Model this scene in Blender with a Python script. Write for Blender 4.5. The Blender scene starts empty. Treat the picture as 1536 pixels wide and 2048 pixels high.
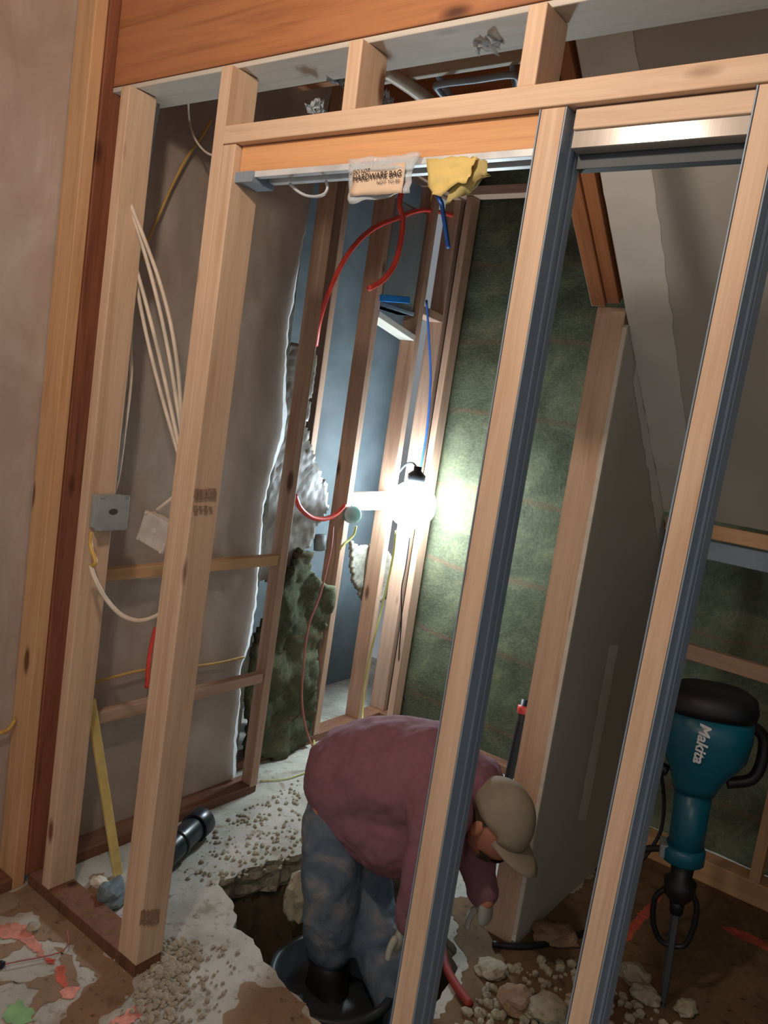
import bpy, bmesh, math, random
from mathutils import Vector, Matrix, noise
random.seed(7)
SC = bpy.context.scene
COL = SC.collection
# ------------------------------------------------------------------ camera
YAW, PITCH, ROLL, FPX = -0.63092692, -0.12666069, 0.14767881, 1597.75
H = 1.63
fw = Vector((math.sin(YAW)*math.cos(PITCH), math.cos(YAW)*math.cos(PITCH), math.sin(PITCH)))
r0 = fw.cross(Vector((0, 0, 1))).normalized(); u0 = r0.cross(fw)
c_, s_ = math.cos(ROLL), math.sin(ROLL)
rt = c_*r0 + s_*u0; up = -s_*r0 + c_*u0
cam = bpy.data.cameras.new('camera'); camo = bpy.data.objects.new('camera', cam); COL.objects.link(camo)
camo.matrix_world = Matrix(((rt.x, up.x, -fw.x, 0), (rt.y, up.y, -fw.y, 0), (rt.z, up.z, -fw.z, H), (0, 0, 0, 1)))
cam.sensor_fit = 'AUTO'; cam.sensor_width = 36; cam.lens = 36*FPX/2048
cam.clip_start = 0.05; cam.clip_end = 60
SC.camera = camo
CP = Vector((0, 0, H))
# ------------------------------------------------------------------ light
SC.view_settings.view_transform = 'Standard'; SC.view_settings.look = 'None'
SC.view_settings.exposure = 0.12; SC.view_settings.gamma = 1.0
W = bpy.data.worlds.new('room_air'); SC.world = W; W.use_nodes = True
W.node_tree.nodes['Background'].inputs[0].default_value = (0.66, 0.70, 0.74, 1)
W.node_tree.nodes['Background'].inputs[1].default_value = 0.30
WARM_POS = (-0.93, 0.34, 2.51); WARM_W = 36
LAMP_POS = Vector((-2.195, 3.228, 1.189)); LAMP_R = 0.118; LAMP_STR = 105
def light(name, kind, loc, energy, color, size):
    l = bpy.data.lights.new(name, kind); l.energy = energy; l.color = color
    if kind == 'POINT': l.shadow_soft_size = size
    else: l.size = size
    o = bpy.data.objects.new(name, l); o.location = loc; COL.objects.link(o); return o
light('room_bulb_light', 'POINT', WARM_POS, WARM_W, (1.0, 0.85, 0.70), 0.05)
fill = light('added_fill_light', 'AREA', (0.6, -1.6, 2.6), 12, (1.0, 0.84, 0.68), 1.2)  # soft fill added behind the view to lift the scene, no fixture there
fill.rotation_euler = (math.radians(55), 0, math.radians(25))

# ------------------------------------------------------------------ helpers
def ray(x, y): return (fw*FPX + (x-768)*rt - (y-1024)*up).normalized()
def onX(x, y, v): d = ray(x, y); return CP + d*(v/d.x)
def onY(x, y, v): d = ray(x, y); return CP + d*(v/d.y)
def onZ(x, y, v=0.0): d = ray(x, y); return CP + d*((v-H)/d.z)

def lin(c):
    return tuple(((v/12.92) if v <= 0.04045 else ((v+0.055)/1.055)**2.4) for v in c)
def rgb(r, g, b): return lin((r/255, g/255, b/255)) + (1,)

class NT:
    def __init__(s, name):
        s.m = bpy.data.materials.new(name); s.m.use_nodes = True; s.t = s.m.node_tree
        s.b = s.t.nodes['Principled BSDF']
    def n(s, typ, **kw):
        nd = s.t.nodes.new(typ)
        for k, v in kw.items():
            if k.startswith('i_'): nd.inputs[k[2:].replace('_', ' ')].default_value = v
            else: setattr(nd, k, v)
        return nd
    def l(s, a, b): s.t.links.new(a, b)
    def coord(s, which='Object', scale=(1, 1, 1), rnd=True):
        tc = s.n('ShaderNodeTexCoord'); mp = s.n('ShaderNodeMapping'); mp.inputs['Scale'].default_value = scale
        s.l(tc.outputs[which], mp.inputs['Vector'])
        if rnd:
            oi = s.n('ShaderNodeObjectInfo'); ml = s.n('ShaderNodeMath', operation='MULTIPLY'); ml.inputs[1].default_value = 37.0
            s.l(oi.outputs['Random'], ml.inputs[0]); s.l(ml.outputs[0], mp.inputs['Location'])
        return mp.outputs['Vector']
    def noise(s, vec, scale, detail=4, rough=0.55, dist=0.0):
        nd = s.n('ShaderNodeTexNoise'); nd.inputs['Scale'].default_value = scale; nd.inputs['Detail'].default_value = detail
        nd.inputs['Roughness'].default_value = rough; nd.inputs['Distortion'].default_value = dist
        s.l(vec, nd.inputs['Vector']); return nd.outputs['Fac']
    def ramp(s, fac, stops):
        nd = s.n('ShaderNodeValToRGB'); cr = nd.color_ramp
        while len(cr.elements) < len(stops): cr.elements.new(0.5)
        for e, (p, c) in zip(cr.elements, stops):
            e.position = p; e.color = c if len(c) == 4 else (*c, 1)
        s.l(fac, nd.inputs[0]); return nd.outputs[0]
    def mix(s, fac, a, b, mode='MIX'):
        nd = s.n('ShaderNodeMix', data_type='RGBA', blend_type=mode)
        if isinstance(fac, (int, float)): nd.inputs[0].default_value = fac
        else: s.l(fac, nd.inputs[0])
        for v, k in ((a, 6), (b, 7)):
            if isinstance(v, tuple): nd.inputs[k].default_value = v
            else: s.l(v, nd.inputs[k])
        return nd.outputs[2]
    def bump(s, h, strength, dist=0.01):
        nd = s.n('ShaderNodeBump'); nd.inputs['Strength'].default_value = strength; nd.inputs['Distance'].default_value = dist
        s.l(h, nd.inputs['Height']); s.l(nd.outputs[0], s.b.inputs['Normal'])
    def base(s, c):
        if isinstance(c, tuple): s.b.inputs['Base Color'].default_value = c
        else: s.l(c, s.b.inputs['Base Color'])
    def rough(s, v): s.b.inputs['Roughness'].default_value = v

def wood(name, light_, dark_, knot, rough=0.62):
    t = NT(name)
    v = t.coord('Object', (9, 9, 0.55))
    g = t.noise(v, 3.2, 5, 0.6, 0.8)
    v2 = t.coord('Object', (60, 60, 1.2)); g2 = t.noise(v2, 3, 3, 0.6)
    c = t.ramp(g, [(0.30, dark_), (0.52, light_), (0.75, tuple(min(1, x*1.10) for x in light_[:3]) + (1,))])
    c = t.mix(0.18, c, t.ramp(g2, [(0.35, tuple(x*0.62 for x in dark_[:3]) + (1,)), (0.65, light_)]))
    v3 = t.coord('Object', (7.5, 7.5, 2.6))
    vo = t.n('ShaderNodeTexVoronoi'); vo.inputs['Scale'].default_value = 1.0; t.l(v3, vo.inputs['Vector'])
    k = t.ramp(vo.outputs['Distance'], [(0.07, (1, 1, 1, 1)), (0.14, (0, 0, 0, 1))])
    c = t.mix(k, c, knot)
    t.base(c); t.rough(rough); t.bump(g2, 0.12, 0.002)
    return t.m

M = {}
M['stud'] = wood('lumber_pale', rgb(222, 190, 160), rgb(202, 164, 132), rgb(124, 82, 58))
M['stud_warm'] = wood('lumber_orange', rgb(214, 170, 126), rgb(196, 146, 100), rgb(120, 70, 42))
M['stud_header'] = wood('lumber_header', rgb(226, 168, 116), rgb(206, 144, 94), rgb(130, 74, 42))
M['stud_red'] = wood('lumber_red', rgb(144, 88, 62), rgb(112, 64, 44), rgb(70, 34, 22))
M['beam'] = wood('lumber_beam', rgb(182, 122, 80), rgb(150, 94, 60), rgb(90, 50, 32))
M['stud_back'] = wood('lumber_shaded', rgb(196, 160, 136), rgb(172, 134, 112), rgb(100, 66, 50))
M['sole'] = wood('lumber_sole', rgb(126, 84, 60), rgb(94, 58, 42), rgb(70, 38, 24))
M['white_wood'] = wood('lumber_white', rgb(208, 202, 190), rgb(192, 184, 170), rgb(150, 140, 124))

def plain(name, col, rough=0.6, metal=0.0, nscale=14, var=0.18, bump=0.0, coord='Object', spec=None):
    t = NT(name); v = t.coord(coord)
    g = t.noise(v, nscale, 4)
    d = tuple(x*(1-var) for x in col[:3]) + (1,); l = tuple(min(1, x*(1+var)) for x in col[:3]) + (1,)
    t.base(t.ramp(g, [(0.3, d), (0.7, l)])); t.rough(rough); t.b.inputs['Metallic'].default_value = metal
    if bump: t.bump(g, bump, 0.004)
    if spec is not None: t.b.inputs['Specular IOR Level'].default_value = spec
    return t.m

METAL = {'galvanised_steel': 0.12, 'track_steel': 0.06, 'duct_steel': 0.4}
def steel(name, col, rough):
    t = NT(name); v = t.coord('Object', (120, 120, 1.5)); g = t.noise(v, 1.0, 4)
    v2 = t.coord('Object', (6, 6, 2)); g2 = t.noise(v2, 2, 3)
    t.base(t.mix(0.5, t.ramp(g, [(0.3, tuple(x*0.8 for x in col[:3]) + (1,)), (0.7, col)]),
                 t.ramp(g2, [(0.3, tuple(x*0.75 for x in col[:3]) + (1,)), (0.7, col)])))
    t.b.inputs['Metallic'].default_value = METAL.get(name, 0.7); t.rough(rough); t.bump(g, 0.05, 0.001)
    return t.m
M['steel'] = steel('galvanised_steel', rgb(150, 166, 182), 0.42)
M['steel_track'] = steel('track_steel', rgb(196, 184, 172), 0.17)
M['track_white'] = plain('track_white_edge', rgb(214, 218, 220), 0.45, 0.2)
M['duct'] = steel('duct_steel', rgb(170, 180, 184), 0.3)

def insulation(name, a, b, c_, streak=None):
    t = NT(name); v = t.coord('Object', (1, 1, 1), False)
    g = t.noise(v, 5.5, 8, 0.68, 0.6); g2 = t.noise(v, 70, 6, 0.75)
    col = t.ramp(g, [(0.32, a), (0.52, b), (0.70, c_)])
    col = t.mix(0.35, col, t.ramp(g2, [(0.35, a), (0.65, c_)]))
    if streak:
        vs = t.coord('Object', (1, 1, 1), False)
        wv = t.n('ShaderNodeTexWave', wave_type='BANDS', bands_direction='Z'); wv.inputs['Scale'].default_value = 0.85
        wv.inputs['Distortion'].default_value = 2.2; wv.inputs['Detail'].default_value = 3; wv.inputs['Detail Scale'].default_value = 0.8
        t.l(vs, wv.inputs['Vector'])
        k = t.ramp(wv.outputs['Fac'], [(0.985, (0, 0, 0, 1)), (1.0, (0.5, 0.5, 0.5, 1))])
        col = t.mix(k, col, streak)
    t.base(col); t.rough(0.95); t.b.inputs['Specular IOR Level'].default_value = 0.1
    t.bump(t.mix(0.5, g, g2), 0.6, 0.02)
    return t.m
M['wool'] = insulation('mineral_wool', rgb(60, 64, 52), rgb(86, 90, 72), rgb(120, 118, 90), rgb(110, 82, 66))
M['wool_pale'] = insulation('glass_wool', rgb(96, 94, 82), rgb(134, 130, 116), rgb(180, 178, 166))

def poly_mat():
    t = NT('vapour_barrier_poly'); v = t.coord('Object', (1, 1, 1), False)
    g = t.noise(v, 3.0, 5, 0.6, 0.8); v2 = t.coord('Object', (1.2, 2.2, 0.8), False); g2 = t.noise(v2, 2.6, 3, 0.5, 1.0)
    t.base(t.ramp(g, [(0.30, rgb(188, 168, 154)), (0.5, rgb(206, 186, 172)), (0.72, rgb(222, 208, 198))]))
    t.rough(0.38); t.b.inputs['Coat Weight'].default_value = 0.25; t.b.inputs['Coat Roughness'].default_value = 0.22
    t.b.inputs['Specular IOR Level'].default_value = 0.4
    t.bump(g2, 0.35, 0.03)
    # thin film: some light passes through
    tr = t.n('ShaderNodeBsdfTranslucent'); tr.inputs[0].default_value = rgb(215, 210, 205)
    mx = t.n('ShaderNodeMixShader'); mx.inputs[0].default_value = 0.30
    out = t.t.nodes['Material Output']
    t.l(t.b.outputs[0], mx.inputs[1]); t.l(tr.outputs[0], mx.inputs[2]); t.l(mx.outputs[0], out.inputs[0])
    return t.m
M['poly'] = poly_mat()
def poly_edge_mat():
    t = NT('torn_poly_edge'); t.base(rgb(235, 236, 238)); t.rough(0.5)
    tr = t.n('ShaderNodeBsdfTranslucent'); tr.inputs[0].default_value = rgb(240, 242, 244)
    mx = t.n('ShaderNodeMixShader'); mx.inputs[0].default_value = 0.65
    t.l(t.b.outputs[0], mx.inputs[1]); t.l(tr.outputs[0], mx.inputs[2]); t.l(mx.outputs[0], t.t.nodes['Material Output'].inputs[0]); return t.m
M['poly_edge'] = poly_edge_mat()

def concrete(name, a, b, spots):
    t = NT(name); v = t.coord('Object', (1, 1, 1), False)
    g = t.noise(v, 4.5, 8, 0.62, 0.3); g2 = t.noise(v, 38, 6, 0.7); g3 = t.noise(v, 14, 5, 0.6, 0.4)
    c = t.ramp(g, [(0.34, a), (0.60, b)])
    c = t.mix(t.ramp(g3, [(0.58, (0, 0, 0, 1)), (0.68, (0.7, 0.7, 0.7, 1))]), c, spots)
    c = t.mix(t.ramp(g2, [(0.56, (0, 0, 0, 1)), (0.70, (0.85, 0.85, 0.85, 1))]), c, tuple(x*0.5 for x in spots[:3]) + (1,))
    t.base(c); t.rough(0.92); t.bump(g2, 0.5, 0.006); return t.m
M['slab'] = concrete('concrete_slab', rgb(160, 156, 146), rgb(194, 190, 180), rgb(134, 118, 96))
M['rubble'] = concrete('broken_concrete', rgb(150, 142, 122), rgb(182, 174, 152), rgb(116, 98, 72))
M['soil'] = concrete('pit_soil', rgb(66, 54, 38), rgb(92, 76, 54), rgb(44, 36, 28))
M['dust'] = concrete('brown_dust', rgb(136, 110, 86), rgb(154, 126, 100), rgb(120, 88, 64))
M['dust_dark'] = concrete('damp_dirt', rgb(98, 76, 52), rgb(124, 98, 70), rgb(72, 54, 40))
M['found'] = plain('foundation_membrane', rgb(112, 124, 130), 0.7, 0, 4, 0.25, 0.1)
M['stone'] = plain('gravel_stone', rgb(166, 156, 138), 0.85, 0, 20, 0.25, 0.3)

def drywall():
    t = NT('drywall_board'); v = t.coord('Object', (1, 1, 1), False)
    g = t.noise(v, 1.3, 4); g2 = t.noise(v, 120, 3)
    t.base(t.ramp(g, [(0.35, rgb(190, 186, 176)), (0.65, rgb(202, 198, 188))])); t.rough(0.9); t.bump(g2, 0.08, 0.002); return t.m
M['drywall'] = drywall()
M['band_pale'] = plain('pale_band', rgb(228, 227, 220), 0.85, 0, 6, 0.06, 0.1)
M['gypsum'] = plain('gypsum_edge', rgb(220, 212, 198), 0.9, 0, 40, 0.08, 0.3)
M['white_cable'] = plain('white_cable_jacket', rgb(226, 210, 190), 0.45)
M['yellow_cable'] = plain('yellow_cable_jacket', rgb(206, 164, 84), 0.45)
M['green_cord'] = plain('yellow_green_cord', rgb(186, 182, 104), 0.5)
M['black_cord'] = plain('black_rubber_cord', rgb(30, 32, 36), 0.5)
M['pink_cord'] = plain('copper_pink_cord', rgb(170, 104, 96), 0.5)
M['red_pipe'] = plain('red_pex', rgb(236, 84, 74), 0.35)
M['old_film'] = plain('grey_dusty_film', rgb(138, 128, 118), 0.5, 0, 5, 0.12, 0.2)
M['red_dull'] = plain('dusty_red_rubber', rgb(150, 56, 48), 0.7)
M['blue_pipe'] = plain('blue_pex', rgb(52, 96, 170), 0.35)
M['grey_box'] = plain('grey_box_pvc', rgb(150, 158, 160), 0.5)
M['white_box'] = plain('white_box_pvc', rgb(206, 198, 188), 0.5)
M['dark'] = plain('dark_opening_and_shade', rgb(70, 74, 78), 0.6)
M['abs'] = plain('black_abs', rgb(36, 42, 50), 0.3)
M['basin'] = plain('grey_basin', rgb(52, 58, 62), 0.5)
M['teal'] = plain('teal_tool_body', rgb(10, 92, 112), 0.32, 0, 5, 0.08)
M['tool_black'] = plain('black_tool_rubber', rgb(24, 26, 30), 0.45)
M['tool_steel'] = steel('tool_steel', rgb(120, 130, 140), 0.35)
M['ink_white'] = plain('white_print', rgb(225, 228, 228), 0.5)
M['ink_black'] = plain('black_print', rgb(30, 30, 32), 0.6)
M['stamp'] = plain('grey_ink_stamp', rgb(160, 128, 108), 0.8, 0, 90, 0.25)
M['paper'] = plain('label_paper', rgb(222, 196, 170), 0.8, 0, 12, 0.05)
M['yellow_paper'] = plain('yellow_paper', rgb(222, 196, 120), 0.75, 0, 9, 0.10, 0.3)
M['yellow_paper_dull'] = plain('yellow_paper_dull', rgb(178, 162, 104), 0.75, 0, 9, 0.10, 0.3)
M['yellow_stick'] = plain('yellow_stick', rgb(230, 204, 130), 0.5)
M['teal_box'] = plain('teal_plastic', rgb(54, 170, 150), 0.3)
M['blue_block'] = plain('blue_plastic', rgb(40, 128, 214), 0.4)
M['paint_red'] = plain('marking_paint_red', rgb(196, 92, 72), 0.8, 0, 40, 0.35)
M['paint_pink'] = plain('marking_paint_pink', rgb(212, 142, 126), 0.8, 0, 40, 0.3)
M['paint_green'] = plain('marking_paint_green', rgb(134, 176, 124), 0.8, 0, 22, 0.2)
M['shirt'] = plain('maroon_knit', rgb(142, 98, 110), 0.9, 0, 60, 0.08, 0.15)
def denim():
    t = NT('faded_denim'); v = t.coord('Object', (1, 1, 1), False)
    g = t.noise(v, 9, 5, 0.6, 0.6); g2 = t.noise(v, 90, 3)
    t.base(t.ramp(g, [(0.34, rgb(70, 86, 104)), (0.52, rgb(98, 112, 126)), (0.74, rgb(150, 144, 140))])); t.rough(0.9)
    t.bump(t.mix(0.3, g, g2), 0.5, 0.012); return t.m
M['denim'] = denim()
M['skin'] = plain('skin', rgb(196, 132, 104), 0.55, 0, 12, 0.08)
M['cap'] = plain('tan_cap_cloth', rgb(150, 138, 118), 0.9, 0, 30, 0.08, 0.1)
M['hair'] = plain('brown_hair', rgb(70, 52, 40), 0.8, 0, 60, 0.2, 0.4)
M['glove'] = plain('pale_glove', rgb(170, 172, 162), 0.8, 0, 30, 0.1, 0.2)
M['boot'] = plain('black_boot_leather', rgb(30, 32, 34), 0.5, 0, 20, 0.2, 0.2)
def clear_plastic():
    t = NT('clear_plastic_film'); v = t.coord('Object'); g = t.noise(v, 22, 4, 0.6, 1.0)
    t.base(rgb(225, 232, 236)); t.rough(0.18); t.b.inputs['Alpha'].default_value = 0.42; t.bump(g, 0.7, 0.01); return t.m
M['film'] = clear_plastic()
def emit(name, col, s):
    t = NT(name); t.base((0.9, 0.9, 0.9, 1)); t.b.inputs['Emission Color'].default_value = col; t.b.inputs['Emission Strength'].default_value = s; return t.m
M['lamp'] = emit('lit_lamp_globe', (0.74, 0.90, 1.0, 1), LAMP_STR)
M['bulb'] = emit('lit_bulb', (1.0, 0.8, 0.55, 1), 30)

# ---- object making
def tag(o, label=None, cat=None, group=None, kind=None):
    if label: o['label'] = label
    if cat: o['category'] = cat
    if group: o['group'] = group
    if kind: o['kind'] = kind
    return o
def mesh_obj(name, bm, mat, parent=None, smooth=False, bevel=0):
    bmesh.ops.recalc_face_normals(bm, faces=bm.faces[:])
    me = bpy.data.meshes.new(name); bm.to_mesh(me); bm.free()
    me.materials.append(M[mat] if isinstance(mat, str) else mat)
    o = bpy.data.objects.new(name, me); COL.objects.link(o)
    if smooth:
        for p in me.polygons: p.use_smooth = True
    if bevel:
        md = o.modifiers.new('bevel', 'BEVEL'); md.width = bevel; md.segments = 2; md.limit_method = 'ANGLE'
    if parent: o.parent = parent
    return o
def empty(name, loc=(0, 0, 0)):
    o = bpy.data.objects.new(name, None); o.location = loc; o.empty_display_size = 0.05; COL.objects.link(o); return o
def rel(o, root):   # child keeps its world place under an unrotated empty
    o.parent = root; o.location = o.location - root.location; return o
def box_bm(x0, x1, y0, y1, z0, z1, bm=None):
    bm = bm or bmesh.new()
    vs = [bm.verts.new((x, y, z)) for x in (x0, x1) for y in (y0, y1) for z in (z0, z1)]
    for f in ((0, 1, 3, 2), (4, 6, 7, 5), (0, 4, 5, 1), (2, 3, 7, 6), (0, 2, 6, 4), (1, 5, 7, 3)):
        bm.faces.new([vs[i] for i in f])
    return bm
def board(name, a, b, w, t, mat, wdir=(0, 1, 0), bevel=0.0025, parent=None):
    """board whose centre line runs a->b; w = width along wdir, t = thickness across"""
    a, b = Vector(a), Vector(b); z = (b-a); L = z.length; z.normalize()
    y = Vector(wdir); y = (y - y.dot(z)*z).normalized(); x = y.cross(z)
    bm = box_bm(-t/2, t/2, -w/2, w/2, 0, L)
    o = mesh_obj(name, bm, mat, None, bevel=bevel)
    m = Matrix((x, y, z)).transposed().to_4x4(); m.translation = a; o.matrix_world = m
    if parent:
        o.parent = parent; o.matrix_parent_inverse = Matrix.Translation(parent.location).inverted(); 
    return o
def box(name, x0, x1, y0, y1, z0, z1, mat, parent=None, bevel=0.002):
    cx, cy = (x0+x1)/2, (y0+y1)/2
    bm = box_bm(x0-cx, x1-cx, y0-cy, y1-cy, 0, z1-z0)
    o = mesh_obj(name, bm, mat, None, bevel=bevel); o.location = (cx, cy, z0)
    if parent: rel(o, parent)
    return o
def smooth_path(pts, n=8):
    pts = [Vector(p) for p in pts]; out = []
    P_ = [pts[0]*2-pts[1]] + pts + [pts[-1]*2-pts[-2]]
    for i in range(1, len(P_)-2):
        p0, p1, p2, p3 = P_[i-1:i+3]
        for k in range(n):
            t = k/n
            out.append(0.5*((2*p1)+(p2-p0)*t+(2*p0-5*p1+4*p2-p3)*t*t+(3*p1-p0-3*p2+p3)*t**3))
    out.append(pts[-1]); return out
def tube_bm(pts, r, seg=8, n=8, bm=None, flat=1.0, closed_ends=True):
    bm = bm or bmesh.new(); path = smooth_path(pts, n) if n > 1 else [Vector(p) for p in pts]
    prev = None; rings = []
    nrm = Vector((0.3, 0.2, 1)).normalized()
    for i, p in enumerate(path):
        d = (path[min(i+1, len(path)-1)] - path[max(i-1, 0)]).normalized()
        nrm = (nrm - nrm.dot(d)*d)
        if nrm.length < 1e-4: nrm = d.orthogonal()
        nrm.normalize(); bn = d.cross(nrm)
        rr = r[min(i*len(r)//len(path), len(r)-1)] if isinstance(r, (list, tuple)) else r
        rings.append([bm.verts.new(p + nrm*math.cos(a)*rr + bn*math.sin(a)*rr*flat) for a in [2*math.pi*k/seg for k in range(seg)]])
    for a, b in zip(rings, rings[1:]):
        for k in range(seg): bm.faces.new((a[k], a[(k+1) % seg], b[(k+1) % seg], b[k]))
    if closed_ends: bm.faces.new(rings[0][::-1]); bm.faces.new(rings[-1])
    return bm
def tube(name, pts, r, mat, parent=None, n=8, seg=8, flat=1.0):
    base = Vector(pts[0]); o = mesh_obj(name, tube_bm([Vector(p)-base for p in pts], r, seg, n, flat=flat), mat, None, smooth=True)
    o.location = base
    if parent: rel(o, parent)
    return o
def lathe_bm(prof, seg=28, bm=None, sx=1.0, sy=1.0, off=(0, 0)):
    bm = bm or bmesh.new(); rings = []
    for r, z in prof:
        rings.append([bm.verts.new((off[0]+math.cos(2*math.pi*k/seg)*r*sx, off[1]+math.sin(2*math.pi*k/seg)*r*sy, z)) for k in range(seg)])
    for a, b in zip(rings, rings[1:]):
        for k in range(seg): bm.faces.new((a[k], a[(k+1) % seg], b[(k+1) % seg], b[k]))
    bm.faces.new(rings[0][::-1]); bm.faces.new(rings[-1]); return bm
def poly_prism(name, pts, thick, mat, parent=None, smooth=False):
    """flat outline (3D points, coplanar) given thickness along its normal"""
    pts = [Vector(p) for p in pts]; base = pts[0].copy()
    bm = bmesh.new(); vs = [bm.verts.new(p-base) for p in pts]; f = bm.faces.new(vs); f.normal_update()
    ret = bmesh.ops.extrude_face_region(bm, geom=[f]); nv = [v for v in ret['geom'] if isinstance(v, bmesh.types.BMVert)]
    nn = Vector(thick) if not isinstance(thick, (int, float)) else f.normal*thick
    for v in nv: v.co += nn
    bmesh.ops.triangulate(bm, faces=[f for f in bm.faces if len(f.verts) > 4])
    o = mesh_obj(name, bm, mat, None, smooth); o.location = base
    if parent: rel(o, parent)
    return o
def inside(p, poly):
    c = False; j = len(poly)-1
    for i in range(len(poly)):
        (xi, yi), (xj, yj) = poly[i], poly[j]
        if (yi > p[1]) != (yj > p[1]) and p[0] < (xj-xi)*(p[1]-yi)/(yj-yi)+xi: c = not c
        j = i
    return c
def jag(poly, step, amp, seed=0):
    """subdivide a 2D outline and roughen it"""
    out = []; rnd = random.Random(seed)
    for (x0, y0), (x1, y1) in zip(poly, poly[1:]+poly[:1]):
        L = math.hypot(x1-x0, y1-y0); n = max(1, int(L/step))
        for k in range(n):
            t = k/n; x = x0+(x1-x0)*t; y = y0+(y1-y0)*t
            a = amp*noise.noise(Vector((x*14+seed, y*14, seed)))*1.6 + amp*rnd.uniform(-0.5, 0.5)
            nx, ny = (y1-y0)/max(L, 1e-6), -(x1-x0)/max(L, 1e-6)
            out.append((x+nx*a, y+ny*a))
    return out
def fill_tri(bm, loops):
    """triangulated face between 2D loops at given z (outer + holes)"""
    es = []
    for lp in loops:
        vs = [bm.verts.new(p) for p in lp]
        for a, b in zip(vs, vs[1:]+vs[:1]): es.append(bm.edges.new((a, b)))
    bmesh.ops.triangle_fill(bm, edges=es, use_beauty=True, use_dissolve=False)
    return bm

D0, D1 = 1.3245, 1.4135        # front partition faces
XL = -2.13                     # stud faces of the left wall
XP = -2.222                    # poly plane behind the studs
XI = -2.31                     # stepped-back left wall
YB = 3.477                     # far wall
XB = -0.901                    # drywall face of the stair partition
SOF = lambda y: 1.973 - 0.86*(y-2.286)   # stair soffit

# ------------------------------------------------------------------ floor
hole = [(-1.765, 1.80), (-1.66, 1.745), (-1.55, 1.69), (-1.41, 1.65), (-1.285, 1.62), (-1.20, 1.60), (-1.10, 1.585), (-0.98, 1.60), (-0.90, 1.70),
        (-0.93, 1.86), (-0.98, 2.05), (-1.10, 2.18), (-1.35, 2.30), (-1.60, 2.26), (-1.70, 2.12), (-1.745, 1.93)]
holej = jag(hole, 0.022, 0.016, 3)
bm = bmesh.new()
outer = [(-3.2, -1.2), (1.6, -1.2), (1.6, 4.2), (-3.2, 4.2)]
fill_tri(bm, [[(x, y, 0) for x, y in outer], [(x, y, 0) for x, y in holej]])
floor = mesh_obj('floor', bm, 'slab'); tag(floor, kind='structure')
bm = bmesh.new(); n = len(holej); rings = []
cxh = sum(p[0] for p in holej)/n; cyh = sum(p[1] for p in holej)/n
for k, z in enumerate((0, -0.025, -0.05, -0.08, -0.11, -0.13)):
    ring = []
    for i, (x, y) in enumerate(holej):
        q = Vector((x*16, y*16, z*30)); a = noise.noise(q)*0.022*(1 if k else 0) - 0.006*k
        dx, dy = x-cxh, y-cyh; L = math.hypot(dx, dy)
        ring.append(bm.verts.new((x-dx/L*a, y-dy/L*a, z)))
    rings.append(ring)
for a, b in zip(rings, rings[1:]):
    for i in range(n): bm.faces.new((a[i], a[(i+1) % n], b[(i+1) % n], b[i]))
mesh_obj('broken_slab_edge', bm, 'rubble', floor)
# dug out soil under the slab
bm = bmesh.new(); NX, NY = 46, 40; g = {}
for i in range(NX):
    for j in range(NY):
        x = -2.05+1.35*i/(NX-1); y = 1.38+1.2*j/(NY-1)
        d = min(math.hypot(x-hx, y-hy) for hx, hy in holej[::3]); d = d if inside((x, y), holej) else -d
        z = -0.13 - 0.36*min(1, max(0, (d+0.05)/0.17)) + 0.035*noise.noise(Vector((x*9, y*9, 0))) + 0.012*noise.noise(Vector((x*33, y*33, 2)))
        g[i, j] = bm.verts.new((x, y, z))
for i in range(NX-1):
    for j in range(NY-1): bm.faces.new((g[i, j], g[i+1, j], g[i+1, j+1], g[i, j+1]))
mesh_obj('pit_soil', bm, 'soil', floor, smooth=True)

# dust and paint lying on the slab
def patch(name, pts, mat, z, seed=1, amp=0.012, step=0.03):
    if 'paint' in mat: step, amp = 0.008, amp*1.6
    else: step, amp = 0.014, amp*1.3
    pj = jag([(p[0], p[1]) for p in pts], step, amp, seed)
    bm = bmesh.new(); fill_tri(bm, [[(x, y, z) for x, y in pj]])
    return mesh_obj(name, bm, mat, floor)
def zz(x, y): return onZ(x/2.56, 1500+y/2.56)[:2]       # from the lower left detail view
patch('brown_dust', [zz(*p) for p in [(-60, 760), (0, 735), (170, 690), (440, 930), (700, 1180), (690, 1240), (640, 1290), (560, 1350), (470, 1450), (250, 1450), (330, 1340), (420, 1240), (500, 1170), (360, 1010), (240, 910), (130, 825), (0, 845), (-60, 860)]], 'dust', 0.0015, 2)
patch('brown_dust', [zz(*p) for p in [(-60, 1020), (0, 1005), (100, 965), (235, 912), (330, 990), (240, 950), (100, 1015), (0, 1060), (-60, 1080)]], 'dust', 0.0016, 3)
patch('brown_dust', [zz(*p) for p in [(1100, 1450), (1190, 1320), (1240, 1220), (1330, 1180), (1460, 1230), (1560, 1300), (1600, 1480)]], 'dust', 0.0015, 4)
patch('brown_dust', [zz(*p) for p in [(330, 790), (450, 730), (455, 650), (530, 630), (560, 700), (540, 800), (520, 830), (470, 830), (400, 805)]], 'dust', 0.0015, 5)
patch('brown_dust', [zz(*p) for p in [(-60, 1200), (100, 1175), (250, 1165), (330, 1100), (300, 1000), (360, 1080), (400, 1200), (330, 1260), (200, 1330), (170, 1410), (140, 1403), (180, 1250), (60, 1200), (-60, 1225)]], 'dust', 0.0017, 6)
patch('damp_dirt', [(-0.955, 1.45), (-0.60, 1.2), (0.6, 1.1), (0.6, 3.4), (-0.85, 3.4), (-0.93, 2.45), (-1.12, 2.42), (-1.20, 2.29), (-1.08, 2.215), (-0.955, 2.075), (-0.905, 1.87), (-0.88, 1.69), (-0.95, 1.575)], 'dust_dark', 0.0018, 7)
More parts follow.
